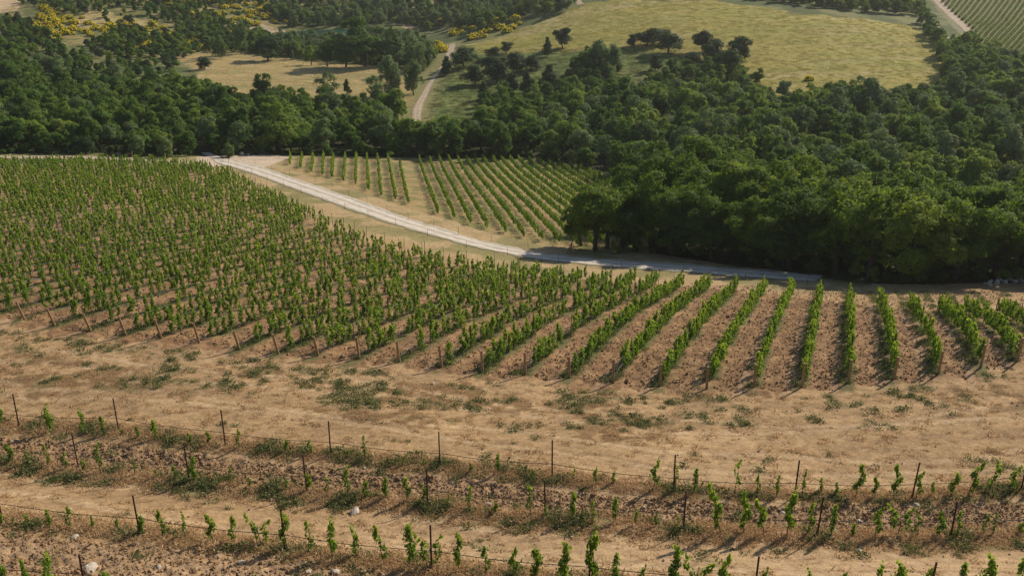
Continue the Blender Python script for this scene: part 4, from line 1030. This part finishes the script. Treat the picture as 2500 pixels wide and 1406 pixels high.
# distant vineyard, top right
pp = []
for k in range(46):
    e = ground([2285+k*8., 2285+k*8.+190], [-8+k*7.6, -8+k*7.6-237])[:, :2]; d_ = (e[1]-e[0]); L_ = np.linalg.norm(d_); d_ /= L_
    m_ = int(min(L_, 170)/1.1); xy = e[0] + d_*(np.arange(m_)*1.1)[:, None]; pp.append(xy[r.random(m_) > .05])
pp = np.vstack(pp); px, py, f3_ = project(np.column_stack([pp, terr(pp[:, 0], pp[:, 1])])); pp = pp[(px < 2600) & (py > -80) & (py < 175)]; n = len(pp)
VD = []
for i in range(4):
    V, Q, v = vine_foliage(i+260, 1.5, .42, 60, .42); VD.append(Acc().add(V, Q, None, v).mesh('distant_vine', MT['farvine']))
scatter('distant_vineyard_vines', np.column_stack([pp, terr(pp[:, 0], pp[:, 1])]), np.column_stack([np.zeros((n, 2)), r.uniform(0, 6.28, n)]), np.ones((n, 3)), r.integers(0, 4, n), proto_collection('distant_vine_models', VD), 'hazy parallel vine rows of the distant vineyard at the top right')

# ------------------------------------------------------------------ stakes beside the road, sign, rocks
LOW = [(579,411),(615,424),(653,441),(693,458),(736,474),(788,492),(842,512),(899,530),(966,552),(1044,578),(1139,606),(1239,625),(1363,641),(1516,658),(1668,669),(1820,682),(1971,694)]
UP = [(623,404),(664,416),(708,428),(770,446),(810,459),(851,479),(896,498),(945,515),(997,536),(1059,554),(1120,574),(1200,592),(1289,608),(1392,620)]
rs = post_mesh(1.05, .02, MT['rust'], 5, False)
for nm, L_ in (('lower', LOW), ('upper', UP)):
    for k, p0 in enumerate(on([a[0] for a in L_], [a[1] for a in L_])):
        o_ = link('road_stake', rs, None, p0); o_.rotation_euler = (random.uniform(-.05, .05), random.uniform(-.05, .05), 0)
        tag(o_, 'thin stake on the %s verge of the gravel road, %s from the left' % (nm, ordn(k)), 'stake', 'stakes along the gravel road')
def box(a, lo, hi):
    (x0, y0, z0), (x1, y1, z1) = lo, hi
    V = np.array([(x, y, z) for z in (z0, z1) for y in (y0, y1) for x in (x0, x1)], float)
    a.add(V, np.array([(0,2,3,1),(4,5,7,6),(0,1,5,4),(2,6,7,3),(0,4,6,2),(1,3,7,5)]))
p0 = on(551, 396)[0]; sg = empty('road_sign', p0)
a = Acc(); box(a, (-.9, -.03, .75), (.9, .03, 1.05)); link('board', a.mesh('board', MT['board'], False, False), sg)
for s_ in (-.55, .55): link('leg', Acc().add(*tube(np.array([[s_, .05, -.2], [s_, .05, 1.0]]), .035, 6)).mesh('leg', MT['board'], False, False), sg)
tag(sg, 'low dark board on two legs where the two roads meet', 'sign')
p0 = on(1392, 618)[0]; a = Acc(); a.add(*tube(np.array([[0, 0, -.1], [.25, 0, 1.7]]), .05, 6)); a.add(*tube(np.array([[-.45, 0, -.1], [.22, 0, 1.5]]), .045, 6))
tag(link('strut_post', a.mesh('strut_post', MT['bark'], False, False), None, p0), 'braced dark corner post left of the bare oak trunk', 'post')
p0 = on(324, 388)[0]; tag(link('marker_post', Acc().add(*tube(np.array([[0, 0, -.2], [0, 0, 1.5]]), .07, 7)).mesh('marker_post', MT['wood'], False, False), None, p0), 'single tan wooden post beside the side road', 'post')
def rock_mesh(seed, flat=.6, name='rock', mat='rock', sub=2):
    import bmesh
    bm = bmesh.new(); bmesh.ops.create_icosphere(bm, subdivisions=sub, radius=.5); rr_ = random.Random(seed)
    ax = [(rr_.uniform(-1, 1), rr_.uniform(-1, 1), rr_.uniform(-1, 1), rr_.uniform(.25, .42)) for _ in range(9)]
    for v in bm.verts:
        for x_, y_, z_, d_ in ax:
            l_ = math.sqrt(x_*x_+y_*y_+z_*z_)+1e-6; p_ = (v.co.x*x_+v.co.y*y_+v.co.z*z_)/l_
            if p_ > d_: v.co.x -= (p_-d_)*x_/l_; v.co.y -= (p_-d_)*y_/l_; v.co.z -= (p_-d_)*z_/l_
        v.co.z *= flat
    me = bpy.data.meshes.new(name); bm.to_mesh(me); bm.free(); me.materials.append(MT[mat]); return me
RK = [rock_mesh(i, .45+.05*(i % 4)) for i in range(7)]
ROCKS = [(220,1392,.62,'large flat pale rock by the post in the bottom left corner'),(388,1390,.26,'pointed pale rock near the bottom left'),(868,1252,.55,'pale rock half in shadow on the dry track between the foreground rows'),(1056,940,.34,'pale rock below the wooden end posts, near the picture centre'),(1065,928,.2,'small stone touching the pale rock below the end posts'),(820,1396,.42,'flat rock at the bottom edge under the third row'),(590,1376,.3,'angular stone in rough soil at the bottom left'),(755,1398,.25,'stone at the bottom edge left of the flat rock'),(178,1316,.42,'greyish rock in the rough soil below the third row'),(890,1146,.22,'stone on the tilled strip between the upper two rows'),(1105,1180,.25,'small boulder on the tilled strip at the picture centre'),(2098,1272,.3,'pale rock on the right of the tilled strip'),(1912,1249,.34,'pale flat stone between two tall vines of the second row'),(2098,1347,.32,'pale stone on the dry track at the lower right'),(2040,1306,.36,'rock beside the second row near its right-hand posts'),(1622,1270,.32,'rock close to a post of the second row, right of centre'),(2370,1308,.34,'rock at the right end of the second row'),(1195,1240,.5,'low flat whitish rock beneath the second row at centre'),(2236,1232,.3,'stone in the shade of the upper row at right'),(1693,886,.3,'pale slab between two vine rows right of centre'),(2012,865,.25,'small slab in the soil between central right rows'),(2190,808,.3,'pale slab between the right-hand vine rows')]
for i, (x_, y_, s_, lab) in enumerate(ROCKS):
    p0 = on(x_, y_)[0]; o_ = link('rock', RK[i % 7], None, p0+np.array([0, 0, s_*.1])); o_.scale = (s_*1.1, s_*.85, s_); o_.rotation_euler = (random.uniform(-.3, .3), random.uniform(-.3, .3), random.uniform(0, 6))
    tag(o_, lab, 'rock', 'loose rocks on the soil')
pl = [(2405,694),(2420,688),(2432,694),(2444,686),(2455,692),(2466,685),(2478,690),(2488,683),(2438,680),(2460,678),(2480,676),(2415,698),(2496,688)]
for i, (x_, y_) in enumerate(pl):
    p0 = on(x_, y_)[0]; s_ = random.uniform(.5, 1.0); o_ = link('boulder', RK[i % 7], None, p0+np.array([0, 0, s_*.15])); o_.scale = (s_,)*3; o_.rotation_euler = (i, i*2, i*3)
    tag(o_, 'grey boulder of the rock heap at the right edge, %s from the left' % ordn(sorted(x[0] for x in pl).index(x_)), 'boulder', 'boulders heaped below the oaks at the right')
for i, (x_, y_, s_) in enumerate([(588,374,1.0),(598,377,.8),(580,377,.9),(606,380,.7),(592,380,1.2),(290,379,.8),(280,381,.6)]):
    p0 = on(x_, y_)[0]; o_ = link('boulder', RK[i % 7], None, p0+np.array([0, 0, s_*.2])); o_.scale = (s_,)*3; o_.rotation_euler = (i, i*2, i*3)
    tag(o_, ('pale boulder on the earth heap by the road junction, %s from the left' % ordn([2,4,0,5,3,0,0][i]) if i < 5 else ['larger pale boulder at the foot of the left wood', 'smaller pale boulder at the foot of the left wood'][i-5]), 'boulder', 'boulders beside the far road')

# loose stones, clods, weeds and straw: nobody could count them
def in_poly_pts(poly, n, r_):
    lo, hi = poly.min(0), poly.max(0); q = r_.uniform(lo, hi, (n*4, 2)); q = q[inside(poly, q[:, 0], q[:, 1])][:n]
    k_, _, _ = vis(np.column_stack([q, q]), 60); return q[k_]
r = np.random.default_rng(5)
CL = [rock_mesh(50+i, .7, 'clod', 'clod', 1) for i in range(6)]; ST = [rock_mesh(70+i, .5, 'stone', 'rock', 1) for i in range(5)]
head = gpoly([(-200,790),(700,880),(1500,950),(2100,960),(2700,870),(2700,1500),(-300,1500)])
q1 = in_poly_pts(til12, 13000, r); q3 = in_poly_pts(til3, 10000, r)
mp = mid_poly @ np.stack([RL, RD]); kr = r.integers(NLEFT-14, len(row_s), 75000); qm = RL*(row_s[kr]+r.uniform(0, 2.4, 75000))[:, None] + RD*(start[kr]+r.random(75000)**1.2*42)[:, None]; k_, _, _ = vis(np.column_stack([qm, qm]), 40); qm = qm[k_]
s_m = qm @ RL; ii = np.clip(np.searchsorted(row_s, s_m), 1, len(row_s)-1); dd_ = np.minimum(np.abs(s_m-row_s[ii-1]), np.abs(s_m-row_s[ii])); qm = qm[dd_ > .35]
qq = np.vstack([q1, q3, qm]); n = len(qq); sc = r.gamma(2.2, .034, n)+.035
scatter('earth_clods', np.column_stack([qq, terr(qq[:, 0], qq[:, 1])+sc*.1]), r.uniform(0, 6, (n, 3)), np.column_stack([sc, sc*.9, sc*.9]), r.integers(0, 6, n), proto_collection('clod_models', CL), 'broken clods lying on the tilled soil')
q1 = in_poly_pts(head, 1100, r); q2 = in_poly_pts(til3, 900, r); q3 = in_poly_pts(til12, 700, r); qm2 = qm[r.random(len(qm)) < .05]
qq = np.vstack([q1, q2, q3, qm2]); n = len(qq); sc = np.minimum(r.gamma(1.6, .026, n)+.025, .15)
scatter('loose_stones', np.column_stack([qq, terr(qq[:, 0], qq[:, 1])+sc*.12]), r.uniform(0, 6, (n, 3)), np.column_stack([sc*1.3, sc, sc*.8]), r.integers(0, 5, n), proto_collection('stone_models', ST), 'small pale stones strewn over the soil')
def tuft(seed, n, rad, h, size, mat, blade=False):
    r_ = np.random.default_rng(seed); c = np.column_stack([r_.normal(0, rad, (n, 2)), r_.uniform(.0, h, n)])
    nn = r_.normal(size=(n, 3)) + np.array([0, 0, .0 if blade else .8]); V, Q = cards(c, nn, size, r_, (.12, .3) if blade else (.5, 1.))
    return mesh_np('tuft', V, Q, None, MT[mat], np.repeat(r_.random(n), 4))
WD = [tuft(i, 45, .13, .10, .07, 'weed') for i in range(5)]; SW = [tuft(20+i, 40, .16, .05, .16, 'straw', True) for i in range(5)]
def band_pts(w, width, n, r_):
    seg = r_.integers(0, len(w)-1, n); f_ = r_.random(n)[:, None]; q = w[seg]*(1-f_)+w[seg+1]*f_ + r_.normal(0, width, (n, 2)); return q
gq = in_poly_pts(head, 26000, r); gg = fbm(gq[:, 0], gq[:, 1], 1.1, 4, 171)*.6+fbm(gq[:, 0], gq[:, 1], .42, 3, 173)*.4+(fbm(gq[:, 0], gq[:, 1], 2.2, 4, 71)-.5)*.35
wq = inside(weedy, gq[:, 0], gq[:, 1]); gq = gq[(gg > np.where(wq, .575, .70)) & (r.random(len(gq)) < .42)]
bq = np.vstack([band_pts(w_row[0], .45, 1500, r), band_pts(w_row[1], .6, 2100, r)-np.array([0, .5]), band_pts(w_row[2], .5, 1300, r)])
bn = fbm(bq[:, 0], bq[:, 1], 1.0, 3, 13); bq = bq[bn > .56]
tr = r.integers(NLEFT-25, len(row_s), 16000); tt = start[tr] + r.random(16000)**1.3*38; rq = RL*(row_s[tr]-.22+r.normal(0, .2, 16000))[:, None] + RD*tt[:, None]
rn = fbm(rq[:, 0], rq[:, 1], 1.6, 3, 17); rq = rq[(rn > .40)]
qq = np.vstack([gq, bq, rq]); k_, _, _ = vis(np.column_stack([qq, qq]), 60); qq = qq[k_]; n = len(qq); sc = r.uniform(.5, 1.5, n)
print('weeds', n)
scatter('weeds', np.column_stack([qq, terr(qq[:, 0], qq[:, 1])]), np.column_stack([np.zeros((n, 2)), r.uniform(0, 6, n)]), np.column_stack([sc, sc, sc*r.uniform(.6, 1.6, n)]), r.integers(0, 5, n), proto_collection('weed_models', WD), 'low green weeds growing in patches on the soil')
qq = in_poly_pts(head, 2200, r); bq = np.vstack([band_pts(w_row[0], .45, 1700, r), band_pts(w_row[1], .7, 2300, r), band_pts(w_row[2], .55, 2000, r)]); qq = np.vstack([qq, bq])
k_, _, _ = vis(np.column_stack([qq, qq]), 60); qq = qq[k_]; qq = qq[~inside(til12, qq[:, 0], qq[:, 1]) | (r.random(len(qq)) < .15)]
n = len(qq); sc = r.uniform(.5, 1.3, n)
scatter('dry_grass', np.column_stack([qq, terr(qq[:, 0], qq[:, 1])]), np.column_stack([np.zeros((n, 2)), r.uniform(0, 6, n)]), np.column_stack([sc, sc, sc]), r.integers(0, 5, n), proto_collection('straw_models', SW), 'short dry straw grass matted over the ground')
# rough grass of the meadows
GS = [tuft(80+i, 60, .7, .2, .35, 'weed', True) for i in range(3)]
qq = in_poly_pts(green_slope, 4500, r); n = len(qq); sc = r.uniform(.5, 1.2, n)
scatter('slope_grass', np.column_stack([qq, terr(qq[:, 0], qq[:, 1])]), np.column_stack([np.zeros((n, 2)), r.uniform(0, 6, n)]), np.column_stack([sc, sc, sc]), r.integers(0, 3, n), proto_collection('slope_models', GS), 'fresh green grass of the slope beside the dirt track')
GM = [tuft(40+i, 60, .7, .22, .4, 'grass', True) for i in range(4)]; GG = [tuft(50+i, 60, .7, .2, .4, 'palestraw', True) for i in range(3)]
def mead(poly, n): return in_poly_pts(poly, n, r)
qq = np.vstack([mead(straw_mead, 5000), mead(meadow_hill, 4500), mead(gully, 2500)]); n = len(qq); sc = r.uniform(.5, 1.2, n)
inm = inside(straw_mead, qq[:, 0], qq[:, 1]); ix = np.where(inm, 4+r.integers(0, 3, n), r.integers(0, 4, n))
scatter('meadow_grass', np.column_stack([qq, terr(qq[:, 0], qq[:, 1])]), np.column_stack([np.zeros((n, 2)), r.uniform(0, 6, n)]), np.column_stack([sc, sc, sc*.8]), ix, proto_collection('meadow_models', GM+GG), 'tall dry grass of the open meadows')

# ------------------------------------------------------------------ haze
m, t, o = new_mat('haze')
pv = N(t, 'ShaderNodeVolumePrincipled'); pv.inputs['Color'].default_value = (.86, .88, .86, 1); pv.inputs['Density'].default_value = .00011; pv.inputs['Anisotropy'].default_value = .35
t.links.new(pv.outputs[0], o.inputs['Volume'])
a = Acc(); zmin = float(H.min())-1; zmax = float(max(H.max(), 0))+14
box(a, (-1110, -20, zmin), (1110, 1510, zmax))
tag(link('haze', a.mesh('haze', m, False, False)), 'thin summer haze over the valley', None, kind='stuff')
